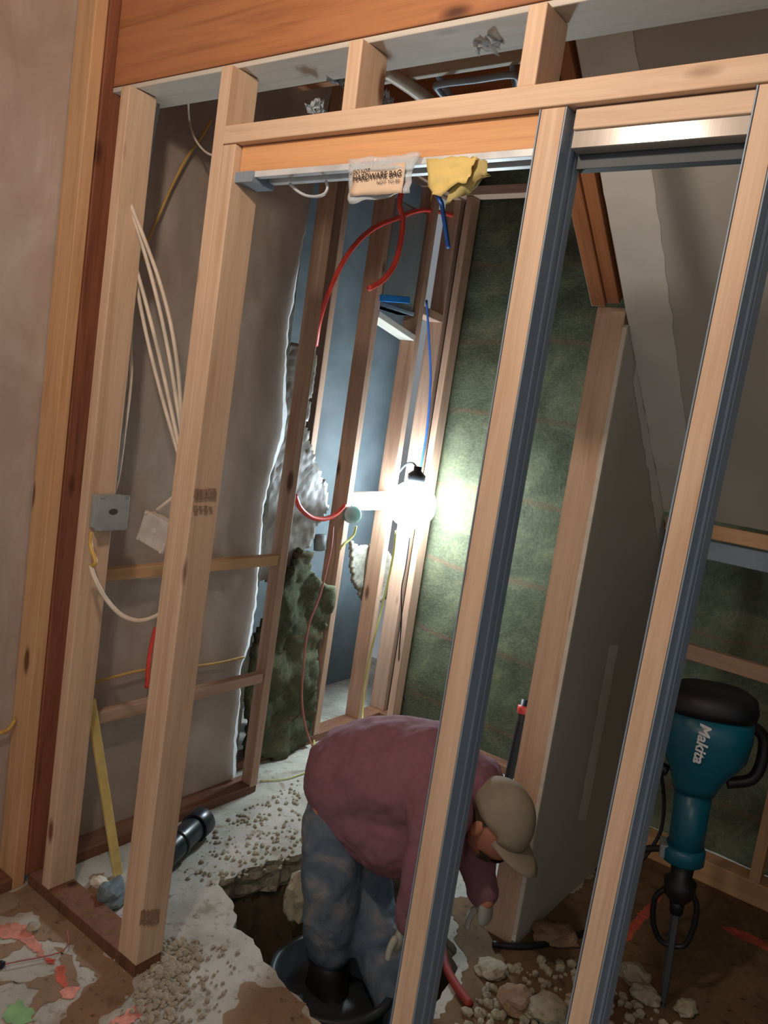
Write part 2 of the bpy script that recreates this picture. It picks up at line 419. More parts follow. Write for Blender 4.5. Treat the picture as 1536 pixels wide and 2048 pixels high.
patch('paint_stroke', [zz(*p) for p in [(0, 905), (90, 895), (150, 920), (100, 975), (0, 960)]], 'paint_pink', 0.0022, 8, 0.006)
patch('paint_stroke', [zz(*p) for p in [(60, 920), (130, 900), (200, 980), (240, 1060), (200, 1060)]], 'paint_pink', 0.0023, 18, 0.006)
patch('paint_stroke', [zz(*p) for p in [(290, 1120), (325, 1110), (345, 1200), (330, 1225), (300, 1190)]], 'paint_red', 0.0022, 9, 0.005)
patch('paint_stroke', [zz(*p) for p in [(225, 1060), (290, 1075), (285, 1105), (240, 1095)]], 'paint_red', 0.0023, 19, 0.005)
patch('paint_stroke', [zz(*p) for p in [(560, 1403), (640, 1340), (760, 1290), (790, 1310), (720, 1370), (690, 1403)]], 'paint_pink', 0.0022, 10, 0.007)
patch('paint_stroke', [zz(*p) for p in [(330, 1230), (400, 1215), (380, 1265), (300, 1290)]], 'paint_pink', 0.0022, 20, 0.007)
patch('paint_stroke', [zz(*p) for p in [(30, 1310), (100, 1270), (170, 1350), (190, 1403), (90, 1403)]], 'paint_green', 0.0022, 11, 0.01)
patch('paint_stroke', [onZ(*p)[:2] for p in [(1245, 1880), (1260, 1850), (1310, 1795), (1325, 1790), (1310, 1815), (1262, 1880)]], 'paint_red', 0.0024, 12, 0.004)
patch('paint_stroke', [onZ(*p)[:2] for p in [(1435, 1850), (1500, 1868), (1540, 1890), (1540, 1905), (1480, 1880)]], 'paint_red', 0.0024, 13, 0.004)

# ------------------------------------------------------------------ room shells
def wall_grid(name, origin, udir, vdir, nu, nv, amp, scale, mat, seed=0, smooth=True):
    o3, u, v = Vector(origin), Vector(udir), Vector(vdir); nn = u.cross(v).normalized()
    bm = bmesh.new(); g = {}
    for i in range(nu+1):
        for j in range(nv+1):
            p = o3 + u*(i/nu) + v*(j/nv)
            g[i, j] = bm.verts.new(p + nn*amp*noise.fractal(p*scale+Vector((seed, 0, 0)), 1.0, 2.0, 3))
    for i in range(nu):
        for j in range(nv): bm.faces.new((g[i, j], g[i+1, j], g[i+1, j+1], g[i, j+1]))
    return mesh_obj(name, bm, mat, smooth=smooth)
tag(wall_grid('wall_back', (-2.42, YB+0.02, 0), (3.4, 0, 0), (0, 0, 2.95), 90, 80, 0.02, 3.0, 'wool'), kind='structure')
tag(wall_grid('wall_foundation', (-2.80, 1.2, -0.2), (0, 2.6, 0), (0, 0, 3.2), 10, 10, 0.004, 2, 'found'), kind='structure')
tag(box('ceiling', -3.0, 1.6, -1.2, 4.0, 2.93, 2.96, 'stud_red'), kind='structure')
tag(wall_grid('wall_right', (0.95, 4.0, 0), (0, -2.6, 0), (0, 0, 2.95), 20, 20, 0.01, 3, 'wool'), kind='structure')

# fibreglass behind the left poly, visible at the open seam
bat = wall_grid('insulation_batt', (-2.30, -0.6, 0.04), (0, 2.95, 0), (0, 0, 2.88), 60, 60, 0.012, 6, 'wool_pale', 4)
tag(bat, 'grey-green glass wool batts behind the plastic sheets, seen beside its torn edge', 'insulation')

# poly sheets (thin film with wrinkles)
def poly_sheet(name, y0, zs, edge, label, seed):
    """sheet in the left wall from y0 to edge(z); the free edge curls out into the room"""
    bm = bmesh.new(); g = {}; nu = 60; nv = 110
    for j in range(nv+1):
        z = zs[0]+(zs[1]-zs[0])*j/nv; ye, curl = edge(z)
        for i in range(nu+1):
            t = i/nu; y = y0+(ye-y0)*t
            q = Vector((y*2.2, z*1.1, seed)); w = 0.012*noise.noise(q) + 0.008*noise.noise(Vector((y*7+z*3, z*4, seed+3)))
            w += 0.006*noise.noise(Vector((y*16+z*5, z*7, seed+9)))
            e = max(0, (t-0.90)/0.10)
            x = XP + w*(1-0.7*e) + curl*0.12*e**3
            g[i, j] = bm.verts.new((x, y, z))
    for i in range(nu):
        for j in range(nv): bm.faces.new((g[i, j], g[i+1, j], g[i+1, j+1], g[i, j+1]))
    o = mesh_obj(name, bm, 'poly', smooth=True); tag(o, label, 'plastic sheet'); return o
EP = [(0.03, 2.262, .02), (.254, 2.235, .03), (.381, 2.243, .035), (.514, 2.216, .05), (.614, 2.246, .03), (.80, 2.255, .04), (1.008, 2.242, .05), (1.19, 2.229, .06), (1.35, 2.255, .05), (1.49, 2.285, .035), (1.68, 2.258, .035), (1.89, 2.238, .03), (2.14, 2.260, .02), (2.276, 2.276, .004), (2.95, 2.33, 0)]
def edge_right(z):
    for a, b in zip(EP, EP[1:]):
        if z <= b[0]:
            t = (z-a[0])/(b[0]-a[0]); y = a[1]+(b[1]-a[1])*t; c = a[2]+(b[2]-a[2])*t
            return y + 0.006*noise.noise(Vector((0, z*30, 5))), c*(1+0.5*noise.noise(Vector((3, z*14, 1))))
    return EP[-1][1], 0
pe = poly_sheet('vapour_barrier_sheet', 1.39, (0.03, 2.93), edge_right, 'wrinkled translucent plastic sheet behind the cable bundle, its right edge torn and curling', 2)
bm = bmesh.new(); prev = None
for k in range(230):
    z = 0.05+2.23*k/229; y, c = edge_right(z); wd = 0.016+0.040*abs(noise.noise(Vector((0, z*2.3, 4))))+0.008*noise.noise(Vector((0, z*17, 9))); wd = max(0.008, min(0.037, wd))
    wd *= min(1, (2.29-z)/0.3); yy = y+0.004*noise.noise(Vector((5, z*22, 1)))
    row = [bm.verts.new((XP-0.012-0.4*wd, yy+0.010, z)), bm.verts.new((XP-0.004, yy+0.002, z)), bm.verts.new((XP+0.5*wd, yy-0.002, z)), bm.verts.new((XP+wd, yy-0.006, z))]
    if prev:
        for i in range(3): bm.faces.new((prev[i], prev[i+1], row[i+1], row[i]))
    prev = row
fe = mesh_obj('torn_edge', bm, 'poly_edge', pe, smooth=True); fe['label'] = 'bright white torn edge'
poly_sheet('vapour_barrier_sheet', -0.6, (0.03, 2.93), lambda z: (1.300, 0), 'cloudy plastic sheet at the far left, in front of the partition', 11)

# torn batts in the stepped-back wall
def torn_batt(name, pix, plane, mat, label, seed, thick=0.035, bulge=0.02):
    pts = [onX(x, y, plane) for x, y in pix]; poly = jag([(p.y, p.z) for p in pts], 0.025, 0.012, seed)
    ys = [p[0] for p in poly]; zs = [p[1] for p in poly]; st = 0.014
    bm = bmesh.new(); g = {}
    ny = int((max(ys)-min(ys))/st)+2; nz = int((max(zs)-min(zs))/st)+2
    def V(i, j):
        if (i, j) not in g:
            y = min(ys)+i*st; z = min(zs)+j*st
            d = noise.fractal(Vector((y*7, z*7, seed)), 1, 2, 4)*bulge + 0.006*noise.noise(Vector((y*50, z*50, seed)))
            g[i, j] = bm.verts.new((plane+d, y+0.006*noise.noise(Vector((y*40, z*40, 1))), z+0.006*noise.noise(Vector((y*40, z*40, 7)))))
        return g[i, j]
    for i in range(ny):
        for j in range(nz):
            if inside((min(ys)+(i+.5)*st, min(zs)+(j+.5)*st), poly): bm.faces.new((V(i, j), V(i+1, j), V(i+1, j+1), V(i, j+1)))
    o = mesh_obj(name, bm, mat, smooth=True)
    md = o.modifiers.new('thick', 'SOLIDIFY'); md.thickness = thick; md.offset = 0
    tag(o, label, 'insulation'); return o
torn_batt('insulation_batt', [(560, 1165), (600, 1100), (622, 1108), (628, 1140), (640, 1165), (660, 1172), (662, 1215), (648, 1240), (643, 1290), (632, 1310), (628, 1400), (616, 1480), (560, 1510), (490, 1520), (500, 1300)], -2.30, 'wool',
          'lower torn green-grey insulation batt with pale ragged top, behind the pink cord', 3, bulge=0.03)
torn_batt('insulation_batt', [(540, 690), (632, 690), (629, 740), (622, 800), (612, 850), (620, 890), (632, 935), (650, 960), (656, 1000), (650, 1022), (636, 1045), (620, 1095), (600, 1102), (570, 1160), (500, 1160)], -2.33, 'old_film',
          'upper torn insulation remnant with a ragged white edge, left of the teal junction box', 8, bulge=0.004, thick=0.012)
torn_batt('insulation_batt', [(700, 1085), (745, 1090), (780, 1110), (800, 1180), (740, 1215), (718, 1190), (702, 1150)], -2.42, 'wool_pale',
          'rounded scrap of pale insulation between the studs, below the white blocking', 5, bulge=0.015, thick=0.02)

# ------------------------------------------------------------------ lumber: front partition
def stud(name, x0t, x0b, w, y0, y1, z0, z1, mat, label, group=None):
    """front face left edge x0t at top, x0b at bottom"""
    o = board(name, (x0b+w/2, (y0+y1)/2, z0), (x0t+w/2, (y0+y1)/2, z1), y1-y0, w, mat)
    return tag(o, label, 'stud', group)
board_sole = box('sole_plate', -2.128, -1.576, D0, D1, 0, 0.038, 'sole')
tag(board_sole, 'dark brown sole plate on the floor, ending under the doubled left door stud', 'floor plate')
stud('wall_stud', -2.050, -2.052, 0.038, D0, D1, 0.038, 2.384, 'stud', 'pale stud with the grey junction box screwed on, first in the partition')
stud('wall_stud', -1.643, -1.655, 0.038, D0, D1, 0.038, 2.384, 'stud', 'full-height pale stud left of the door opening, hiding the white box')
jk = stud('jack_stud', -1.604, -1.616, 0.044, D0, D1, 0.038, 2.199, 'stud', 'shorter stud under the header end, stamped with ink, left side of the door opening')
stud('cripple_stud', -1.240, -1.236, 0.038, D0, D1, 2.242, 2.384, 'stud', 'short upright block on the long plate, left of the two')
stud('cripple_stud', -0.814, -0.813, 0.038, D0, D1, 2.242, 2.384, 'stud', 'short upright block on the long plate, above the first split door stud')
stud('cripple_stud', -0.345, -0.345, 0.038, D0, D1, 2.242, 2.384, 'stud', 'pale upright block at the right picture edge above the plate')
tag(board('header_plate', (-1.604, (D0+D1)/2-0.002, 2.221), (0.7, (D0+D1)/2-0.002, 2.221), 0.092, 0.042, 'stud', (0, 1, 0)), 'long pale horizontal plate above the door opening, running to the right edge', 'plate')
tag(box('soffit_beam', -2.105, 1.5, 1.346, 1.475, 2.387, 2.90, 'beam'), 'wide orange-brown timber beam across the top of the partition', 'beam')
bb = bpy.data.objects['soffit_beam']
bpy.data.objects.remove(bb)
bb = board('soffit_beam', (-2.122, 1.395, 2.655), (1.5, 1.395, 2.655), 0.51, 0.098, 'beam', (0, 0, 1)); tag(bb, 'wide orange-brown timber beam across the top of the partition', 'beam')
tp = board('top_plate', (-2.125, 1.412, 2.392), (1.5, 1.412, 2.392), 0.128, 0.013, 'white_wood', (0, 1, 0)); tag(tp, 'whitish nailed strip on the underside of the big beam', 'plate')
hdr = empty('door_header', (-1.16, 1.36, 2.14))
board('front_board', (-1.556, 1.352, 2.168), (-0.758, 1.352, 2.168), 0.062, 0.019, 'stud_header', (0, 0, 1)).parent = hdr
bpy.data.objects['front_board'].matrix_parent_inverse = Matrix.Translation(hdr.location).inverted()
o = board('back_board', (-1.556, 1.398, 2.168), (-0.758, 1.398, 2.168), 0.062, 0.019, 'stud_red', (0, 0, 1), parent=hdr)
o = board('core_board', (-1.556, 1.375, 2.172), (-0.758, 1.375, 2.172), 0.045, 0.026, 'stud_red', (0, 0, 1), parent=hdr)
for y in (1.351, 1.398):
    box('track_flange', -1.545 if y < 1.37 else -1.50, -0.757, y-0.009, y+0.009, 2.124, 2.138, 'track_white', hdr, 0.001)
box('hanger_bracket', -1.572, -1.50, 1.335, 1.408, 2.112, 2.137, 'steel', hdr, 0.001)
tag(hdr, 'orange pocket door header with two white track edges, hung with paper and a plastic bag', 'door header')
# right half: header over the pocket with a steel track
h2 = empty('pocket_header', (-0.55, 1.36, 2.12))
board('header_board', (-0.692, 1.352, 2.180), (0.5, 1.352, 2.180), 0.036, 0.030, 'stud', (0, 0, 1), parent=h2)
bm = bmesh.new(); prof = [(1.343, 2.167), (1.343, 2.150), (1.343, 2.133), (1.346, 2.132), (1.400, 2.132), (1.402, 2.167)]
a = [bm.verts.new((-0.692-(-0.55), y-1.36, z-2.12)) for y, z in prof]; b = [bm.verts.new((0.5+0.55, y-1.36, z-2.12)) for y, z in prof]
for i in range(len(prof)): bm.faces.new((a[i], a[(i+1) % len(prof)], b[(i+1) % len(prof)], b[i]))
bm.faces.new(a); bm.faces.new(b[::-1])
o = mesh_obj('steel_track', bm, 'steel_track', h2); tag(o, 'shiny metal track face')
box('track_lower', -0.692, 0.5, 1.374, 1.398, 2.106, 2.131, 'dark', h2, 0.001)  # dark colour stands in for the shade on this recessed steel
tag(h2, 'metal-faced header track between the two split studs, with the bright glare spot', 'door track')

def split_stud(xt, xb, w, ye, label):
    root = empty('split_stud', (xb+w/2, 1.37, 0.0))
    zt = 2.198
    def slat(nm, dx0, dx1, y0, y1, mat, z1=zt):
        return board(nm, (xb+(dx0+dx1)/2, (y0+y1)/2, 0.0), (xt+(dx0+dx1)/2, (y0+y1)/2, z1), y1-y0, dx1-dx0, mat, bevel=0.001, parent=root)
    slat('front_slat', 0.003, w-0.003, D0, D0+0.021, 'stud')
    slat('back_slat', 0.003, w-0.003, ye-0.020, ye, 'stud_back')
    slat('steel_channel', -0.001, 0.002, D0-0.001, D0+0.024, 'steel')
    slat('steel_channel', w-0.002, w+0.001, D0-0.001, ye-0.002, 'steel')
    slat('steel_channel', w+0.001, w+0.006, D0+0.030, D0+0.042, 'steel')
    slat('steel_channel', w+0.001, w+0.004, D0+0.060, D0+0.068, 'steel')
    slat('steel_channel', -0.001, 0.002, ye-0.024, ye, 'steel')
    tag(root, label, 'stud'); return root
split_stud(-0.756, -0.758, 0.052, 1.4135, 'left split stud of wood edged with blue-grey steel, crossing the bent worker')
split_stud(-0.389, -0.408, 0.042, 1.440, 'right split stud of wood and steel, standing beside the teal demolition hammer')

def drop_parent_inverse(o): pass

# ink stamp on the jack stud side (illegible grain stamp)
def on_jack(px, py):
    d = ray(px, py); x = -1.5655; t = x/d.x; p = CP+d*t; return p
for (x0, y0, x1, y1, n) in ((386, 976, 430, 996, 5), (384, 1010, 424, 1022, 4), (284, 1822, 322, 1850, 5)):
    bm = bmesh.new()
    for k in range(n):
        a = on_jack(x0+(x1-x0)*k/n, y0+3*random.random()); bq = on_jack(x0+(x1-x0)*(k+.55)/n, y1-3*random.random())
        xx = -1.5595 if y0 < 1500 else -1.5700
        box_bm(xx, xx+0.0012, a.y, bq.y, min(a.z, bq.z), max(a.z, bq.z), bm)
    s = mesh_obj('ink_stamp', bm, 'stamp'); s.parent = jk; s.matrix_parent_inverse = jk.matrix_world.inverted()

# ------------------------------------------------------------------ lumber: left wall
def lstud(name, y0, w, z0, z1, mat, label, xf=XL, dep=0.089, cat='stud'):
    o = board(name, (xf-dep/2, y0+w/2, z0), (xf-dep/2, y0+w/2, z1), dep, w, mat, (1, 0, 0)); return tag(o, label, cat)
lstud('wall_stud', 1.276, 0.038, 0.0, 2.92, 'stud_warm', 'tall knotty stud at the far left beside the cloudy plastic, rising past the beam')
lstud('corner_post', 1.3155, 0.080, 0.038, 2.92, 'stud_red', 'dark red-brown post in the corner between the two leftmost pale studs', xf=-2.124, cat='post')
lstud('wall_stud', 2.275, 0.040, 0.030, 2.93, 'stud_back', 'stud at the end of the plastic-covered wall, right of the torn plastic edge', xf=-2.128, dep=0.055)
tag(board('bottom_plate', (XL-0.0445, 1.4145, 0.019), (XL-0.0445, 2.313, 0.019), 0.089, 0.038, 'sole', (1, 0, 0)), 'dark brown floor plate of the plastic-covered wall behind the black pipe', 'floor plate')
tag(board('bottom_plate', (XL-0.0445, -0.6, 0.019), (XL-0.0445, 1.274, 0.019), 0.089, 0.038, 'sole', (1, 0, 0)), 'red-brown floor plate at the lower left corner in front of the partition', 'floor plate')
for z, lb in ((0.985, 'upper horizontal blocking across the plastic sheet, below the white box'), (0.500, 'lower horizontal blocking across the plastic sheet, near the red strap')):
    tag(board('wall_blocking', (XL-0.019, 1.42, z), (XL-0.019, 2.270, z), 0.040, 0.036, 'stud_warm' if z > .7 else 'stud_back', (0, 0, 1)), lb, 'blocking')

# ------------------------------------------------------------------ lumber: stepped-back wall and far wall
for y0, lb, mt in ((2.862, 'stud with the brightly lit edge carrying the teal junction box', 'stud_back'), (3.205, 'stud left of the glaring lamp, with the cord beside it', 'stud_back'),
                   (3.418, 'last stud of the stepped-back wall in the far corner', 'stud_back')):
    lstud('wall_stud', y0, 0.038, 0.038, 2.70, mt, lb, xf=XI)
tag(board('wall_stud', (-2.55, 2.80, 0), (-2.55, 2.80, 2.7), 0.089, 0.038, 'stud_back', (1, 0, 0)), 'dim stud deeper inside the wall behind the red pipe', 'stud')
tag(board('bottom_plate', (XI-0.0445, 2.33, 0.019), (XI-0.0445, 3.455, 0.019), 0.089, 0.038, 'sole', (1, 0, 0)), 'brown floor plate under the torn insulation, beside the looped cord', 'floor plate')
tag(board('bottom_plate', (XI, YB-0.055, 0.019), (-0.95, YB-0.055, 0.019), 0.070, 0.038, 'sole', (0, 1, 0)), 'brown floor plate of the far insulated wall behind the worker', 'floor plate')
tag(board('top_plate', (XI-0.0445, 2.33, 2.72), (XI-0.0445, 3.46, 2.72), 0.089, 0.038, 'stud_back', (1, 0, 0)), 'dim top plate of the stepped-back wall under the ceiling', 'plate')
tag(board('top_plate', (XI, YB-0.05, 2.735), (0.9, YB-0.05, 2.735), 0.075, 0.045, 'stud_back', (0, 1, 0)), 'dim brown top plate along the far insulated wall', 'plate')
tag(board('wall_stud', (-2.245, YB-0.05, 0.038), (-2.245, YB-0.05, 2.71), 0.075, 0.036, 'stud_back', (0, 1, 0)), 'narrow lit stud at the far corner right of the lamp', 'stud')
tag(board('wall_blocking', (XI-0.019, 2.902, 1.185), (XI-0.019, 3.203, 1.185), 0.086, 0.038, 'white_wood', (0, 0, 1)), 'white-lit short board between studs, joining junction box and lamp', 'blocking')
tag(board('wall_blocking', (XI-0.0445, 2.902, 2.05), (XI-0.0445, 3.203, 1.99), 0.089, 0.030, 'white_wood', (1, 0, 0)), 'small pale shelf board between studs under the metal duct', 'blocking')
tag(board('wall_blocking', (XI-0.0445, 3.245, 2.13), (XI-0.0445, 3.416, 2.12), 0.089, 0.04, 'stud_back', (1, 0, 0)), 'short brown block between the last studs beside the blue pipe', 'blocking')

# joists over the back room, hung whitish board, and far plate
for y, lb, mt, z0, z1 in ((1.72, 'dark brown joist just behind the beam', 'beam', 2.64, 2.86), (2.15, 'second ceiling joist over the back room', 'beam', 2.72, 2.92),
                          (2.60, 'third ceiling joist over the back room', 'beam', 2.72, 2.92), (3.05, 'ceiling joist nearest the far wall', 'beam', 2.72, 2.92)):
    tag(board('ceiling_joist', (-2.78, y, (z0+z1)/2), (-0.95, y, (z0+z1)/2), z1-z0, 0.038, mt, (0, 0, 1)), lb, 'joist')
tag(board('ceiling_strapping', (-1.72, 1.885, 2.60), (-0.96, 1.885, 2.60), 0.075, 0.02, 'white_wood', (0, 0, 1)), 'whitish horizontal strapping board behind the upright blocks', 'board')
tag(tube('drain_pipe', [onZ(768, 140, 2.55), onZ(812, 168, 2.55), onZ(862, 205, 2.55)], 0.020, 'white_cable'), 'pale slanting pipe behind the left upright block', 'pipe')
tag(tube('conduit_bend', [Vector((-1.45, 1.90, 2.60)), onZ(905, 205, 2.5), onZ(873, 176, 2.5), onZ(885, 168, 2.5), onZ(950, 160, 2.5), onZ(1022, 150, 2.5), onZ(1036, 160, 2.5), onZ(1032, 178, 2.5), Vector((-1.20, 1.90, 2.60))], 0.009, 'steel', n=5), 'bent blue-grey metal tube frame above the header, right of the pale pipe', 'tube')

# ------------------------------------------------------------------ stair partition, soffit and rafters
yb = 3.03
bp = [(XB, 2.290, 0.0), (XB, yb+0.19, 0.0), (XB, yb+0.19, 1.26)]
ys = [yb+0.05, 2.7, 2.286]
pts = [(XB, 2.290, 0.0), (XB, 3.30, 0.0), (XB, 3.30, SOF(3.30)+0.02)]
edge = [(2.95, SOF(2.95)), (2.6, SOF(2.6)), (2.286, SOF(2.286))]
pts += [(XB, y, z) for y, z in edge]
w = poly_prism('wall_stair', [(XB, y, z) for (_, y, z) in pts[:3]]+[(XB, y, z) for y, z in edge]+[(XB, 2.286, 1.97)], (-0.0127, 0, 0), 'drywall'); tag(w, kind='structure')
s0, s1 = 1.50, 2.935
nrm = Vector((0, 0.86, 1)).normalized()
sof = poly_prism('ceiling_slope', [(XB, s0, SOF(s0)), (1.0, s0, SOF(s0)), (1.0, s1, SOF(s1)), (XB, s1, SOF(s1))], nrm*0.0127, 'drywall'); tag(sof, kind='structure')
# paler rough-edged bands along the sloping corner and down the wall
def band(name, quad, off, mat, parent, seed=1, amp=0.006):
    quad = [Vector(p)+Vector(off) for p in quad]; a, b, c, d = quad
    bm = bmesh.new(); n = 40; L, Rr = [], []
    for k in range(n+1):
        t = k/n; p = a.lerp(b, t); q = d.lerp(c, t); e = (q-p).normalized()
        L.append(bm.verts.new(p+e*amp*noise.noise(p*18+Vector((seed, 0, 0))))); Rr.append(bm.verts.new(q+e*amp*noise.noise(q*18+Vector((seed+5, 0, 0)))))
    for k in range(n): bm.faces.new((L[k], L[k+1], Rr[k+1], Rr[k]))
    o = mesh_obj(name, bm, mat); o.parent = parent; o.matrix_parent_inverse = Matrix.Translation(parent.location).inverted(); return o
bpy.context.view_layer.update()
band('pale_band', [(XB+0.002, s0, SOF(s0)), (XB+0.002, s1, SOF(s1)), (XB+0.125, s1, SOF(s1)), (XB+0.135, s0, SOF(s0))], -nrm*0.0012, 'band_pale', sof)
band('pale_band', [(XB, 2.40, SOF(2.40)-0.002), (XB, 2.93, SOF(2.93)-0.002), (XB, 2.93, SOF(2.93)-0.10), (XB, 2.40, SOF(2.40)-0.05)], (0.0012, 0, 0), 'band_pale', w, 3, 0.02)
band('pale_band', [onX(1218, 1290, XB), onX(1155, 1640, XB), onX(1172, 1640, XB), onX(1236, 1290, XB)], (0.0012, 0, 0), 'band_pale', w, 5, 0.008)
# end post: doubled stud + drywall edge strip
bpy.context.view_layer.update()
tag(board('end_post', (-0.9585, 2.2995, 0.0), (-0.9585, 2.2995, 2.02), 0.038, 0.089, 'stud', (0, 1, 0)), 'wide knotty end post of the stair partition behind the worker', 'post')
poly_prism('gypsum_edge', [(XB-0.0127, 2.2785, 0.02), (XB+0.0005, 2.2785, 0.02), (XB+0.0005, 2.2785, 1.965), (XB-0.0127, 2.2785, 1.965)], (0, 0.0105, 0), 'gypsum', w)
bpy.data.objects['gypsum_edge'].location = Vector((XB-0.0127, 2.2785, 0.02)) - w.location
def rafter(x0, x1, drop, label, mat):
    sdir = Vector((0, -1, 0.86)).normalized()
    a = Vector(((x0+x1)/2, 2.26, SOF(2.26)+drop)); b = a + sdir*1.25
    return tag(board('stair_rafter', a, b, 0.089, abs(x1-x0), mat, (0, 0.86, 1)), label, 'rafter')
rafter(-0.955, -0.917, 0.060, 'sloping brown rafter against the soffit drywall edge', 'beam')
rafter(-1.000, -0.957, 0.050, 'sloping brown rafter doubled on the side away from the drywall', 'beam')
tag(board('soffit_nailer', (-0.885, 2.955, SOF(2.935)-0.040), (0.9, 2.955, SOF(2.935)-0.040), 0.050, 0.034, 'stud_warm', (0, 0, 1)), 'knotty wood edge strip under the sloping drywall at the right', 'board')
tag(board('soffit_nailer', (-0.885, 2.98, SOF(2.935)-0.108), (0.9, 2.98, SOF(2.935)-0.108), 0.07, 0.02, 'steel', (0, 0, 1)), 'dark blue-grey strip below the wood edge at the right', 'strip')
# frame in the dark space under the stairs
tag(board('bottom_plate', (-0.86, 3.26, 0.045), (0.9, 3.26, 0.045), 0.09, 0.089, 'stud_warm', (0, 0, 1)), 'low wooden plate behind the demolition hammer', 'floor plate')
tag(board('wall_stud', (-0.395, 3.26, 0.09), (-0.395, 3.26, 1.10), 0.089, 0.04, 'stud_warm', (0, 1, 0)), 'short stud rising from the low plate at the right picture edge', 'stud')
tag(board('wall_blocking', (-0.86, 3.28, 0.86), (0.9, 3.28, 0.84), 0.06, 0.038, 'stud_back', (0, 0, 1)), 'dim horizontal board in the dark space above the hammer', 'blocking')

# ------------------------------------------------------------------ cables, pipes, boxes
def cable(label, pts, r, mat, cat='cable', group=None, name='cable', n=8, flat=1.0):
    return tag(tube(name, pts, r, mat, n=n, flat=flat), label, cat, group)
XS = -2.010
for k, (sx, sy, ex, ey, bow, lb) in enumerate([(258, 404, 353, 872, 32, 'white cable from the upper hole of the boxed stud, outermost of the hanging bundle'),
                                           (260, 410, 352, 850, 12, 'white cable of the hanging bundle, second from the right'),
                                           (251, 461, 349, 880, 4, 'white cable of the hanging bundle leaving the lower stud hole'),
                                           (257, 470, 351, 900, -14, 'white cable lowest in the hanging bundle')]):
    pts = []
    for i in range(7):
        t = i/6; pts.append(onY(sx+(ex+12-sx)*t + bow*math.sin(math.pi*t)*0.9, sy+(ey+30-sy)*t - 10*math.sin(math.pi*t), 1.368+0.13*t+0.01*k))
    pts[0] = Vector((XS-0.012, 1.368, pts[0].z)); pts.append(onY(366+2*k, 960, 1.53+0.01*k))
    cable(lb, pts, 0.0058, 'white_cable', group='white cable bundle between the first two studs')
cable('white cable running down the back of the boxed stud, outer one', [onY(*p, 1.46) for p in [(312, 215), (300, 300), (282, 430), (268, 560), (262, 680), (262, 760), (250, 860), (236, 960), (222, 1000)]], 0.0045, 'white_cable')
cable('grey cable close behind the right edge of the boxed stud', [onY(*p, 1.45) for p in [(318, 205), (296, 340), (268, 560), (256, 700), (248, 830), (232, 960)]], 0.004, 'grey_box')
cable('short white cable from the grey box curving behind the door stud', [onY(*p, v) for p, v in [((181, 1132), 1.312), ((190, 1158), 1.312), ((210, 1195), 1.33), ((240, 1228), 1.36), ((272, 1241), 1.40), ((300, 1237), 1.44), ((335, 1220), 1.46)]], 0.0065, 'white_cable')
cable('yellow cable hanging from the bottom of the grey box', [onY(*p, 1.314) for p in [(183, 1064), (181, 1085), (184, 1102), (190, 1118), (190, 1128), (182, 1133)]], 0.006, 'yellow_cable')
cable('yellow cable slanting over the plastic behind the first bay', [onX(*p, -2.195) for p in [(425, 235), (400, 278), (372, 318), (345, 370), (318, 430), (296, 480), (285, 520)]], 0.0038, 'yellow_cable')
cable('thin pale wire looping down behind the beam in the first bay', [onY(376, 190, 1.47)]+[onY(*p, 1.62) for p in [(378, 235), (385, 265), (398, 290), (418, 308), (450, 315)]], 0.0035, 'white_cable', 'wire', name='wire')
cable('yellow cable running along the plastic above the lower blocking', [onX(*p, -2.185) for p in [(186, 1366), (235, 1352), (290, 1340), (390, 1332), (440, 1325), (488, 1314)]], 0.005, 'yellow_cable')
cable('yellow cable end at the far left low on the cloudy plastic', [onX(*p, -2.185) for p in [(-20, 1474), (5, 1464), (18, 1458), (30, 1440)]], 0.006, 'yellow_cable')
cable('red strap on the plastic left of the doubled stud', [onX(*p, -2.17) for p in [(312, 1255), (303, 1290), (297, 1330), (294, 1375)]], 0.008, 'red_pipe', 'strap', name='strap')

def jbox(name, ctr, sx, sy, sz, mat, label, tilt=0.0):
    root = empty(name, ctr); root.rotation_euler = (0, tilt, 0)
    def ch(nm, b, mt, bev=0.003, par=None):
        o = mesh_obj(nm, b, mt, None, bevel=bev); o.parent = par or root; return o
    ch('box_body', box_bm(-sx/2, sx/2, -sy/2+0.006, sy/2, -sz/2, sz/2), mat)
    lid = ch('lid', box_bm(-sx/2-0.003, sx/2+0.003, -sy/2-0.003, -sy/2+0.0055, -sz/2-0.003, sz/2+0.003), mat, 0.002)
    for a in (-1, 1):
        for b in (-1, 1):
            bmx = bmesh.new(); bmesh.ops.create_cone(bmx, cap_ends=True, segments=12, radius1=0.005, radius2=0.005, depth=0.006, matrix=Matrix.Translation((a*(sx/2-0.004), -sy/2-0.004, b*(sz/2-0.002))) @ Matrix.Rotation(math.pi/2, 4, 'X'))
            ch('lid_screw', bmx, mat, 0, lid)
    bmx = bmesh.new(); bmesh.ops.create_cone(bmx, cap_ends=True, segments=16, radius1=0.009, radius2=0.009, depth=0.002, matrix=Matrix.Translation((0, -sy/2-0.0042, 0.004)) @ Matrix.Rotation(math.pi/2, 4, 'X'))
    ch('knockout', bmx, 'dark' if mat == 'grey_box' else mat, 0, lid)
    tag(root, label, 'junction box'); return root
g0 = onX(222, 1024, XS+0.045)
jb = jbox('junction_box', (XS+0.028, 1.385, onX(222, 1022, XS).z), 0.056, 0.10, 0.098, 'grey_box', 'square grey plastic junction box on the side of the first partition stud', 0)
XJ = XS+0.040; ya, yb_ = onX(198, 1020, XJ).y, onX(254, 1020, XJ).y
jb.rotation_euler = (0, 0, math.radians(90)); jb.location = ((XS+XJ)/2, (ya+yb_)/2, onX(226, 1026, XJ).z); jb.scale = ((yb_-ya)/0.056, 0.40, 1.0)
p1 = onY(318, 1063, 1.50)
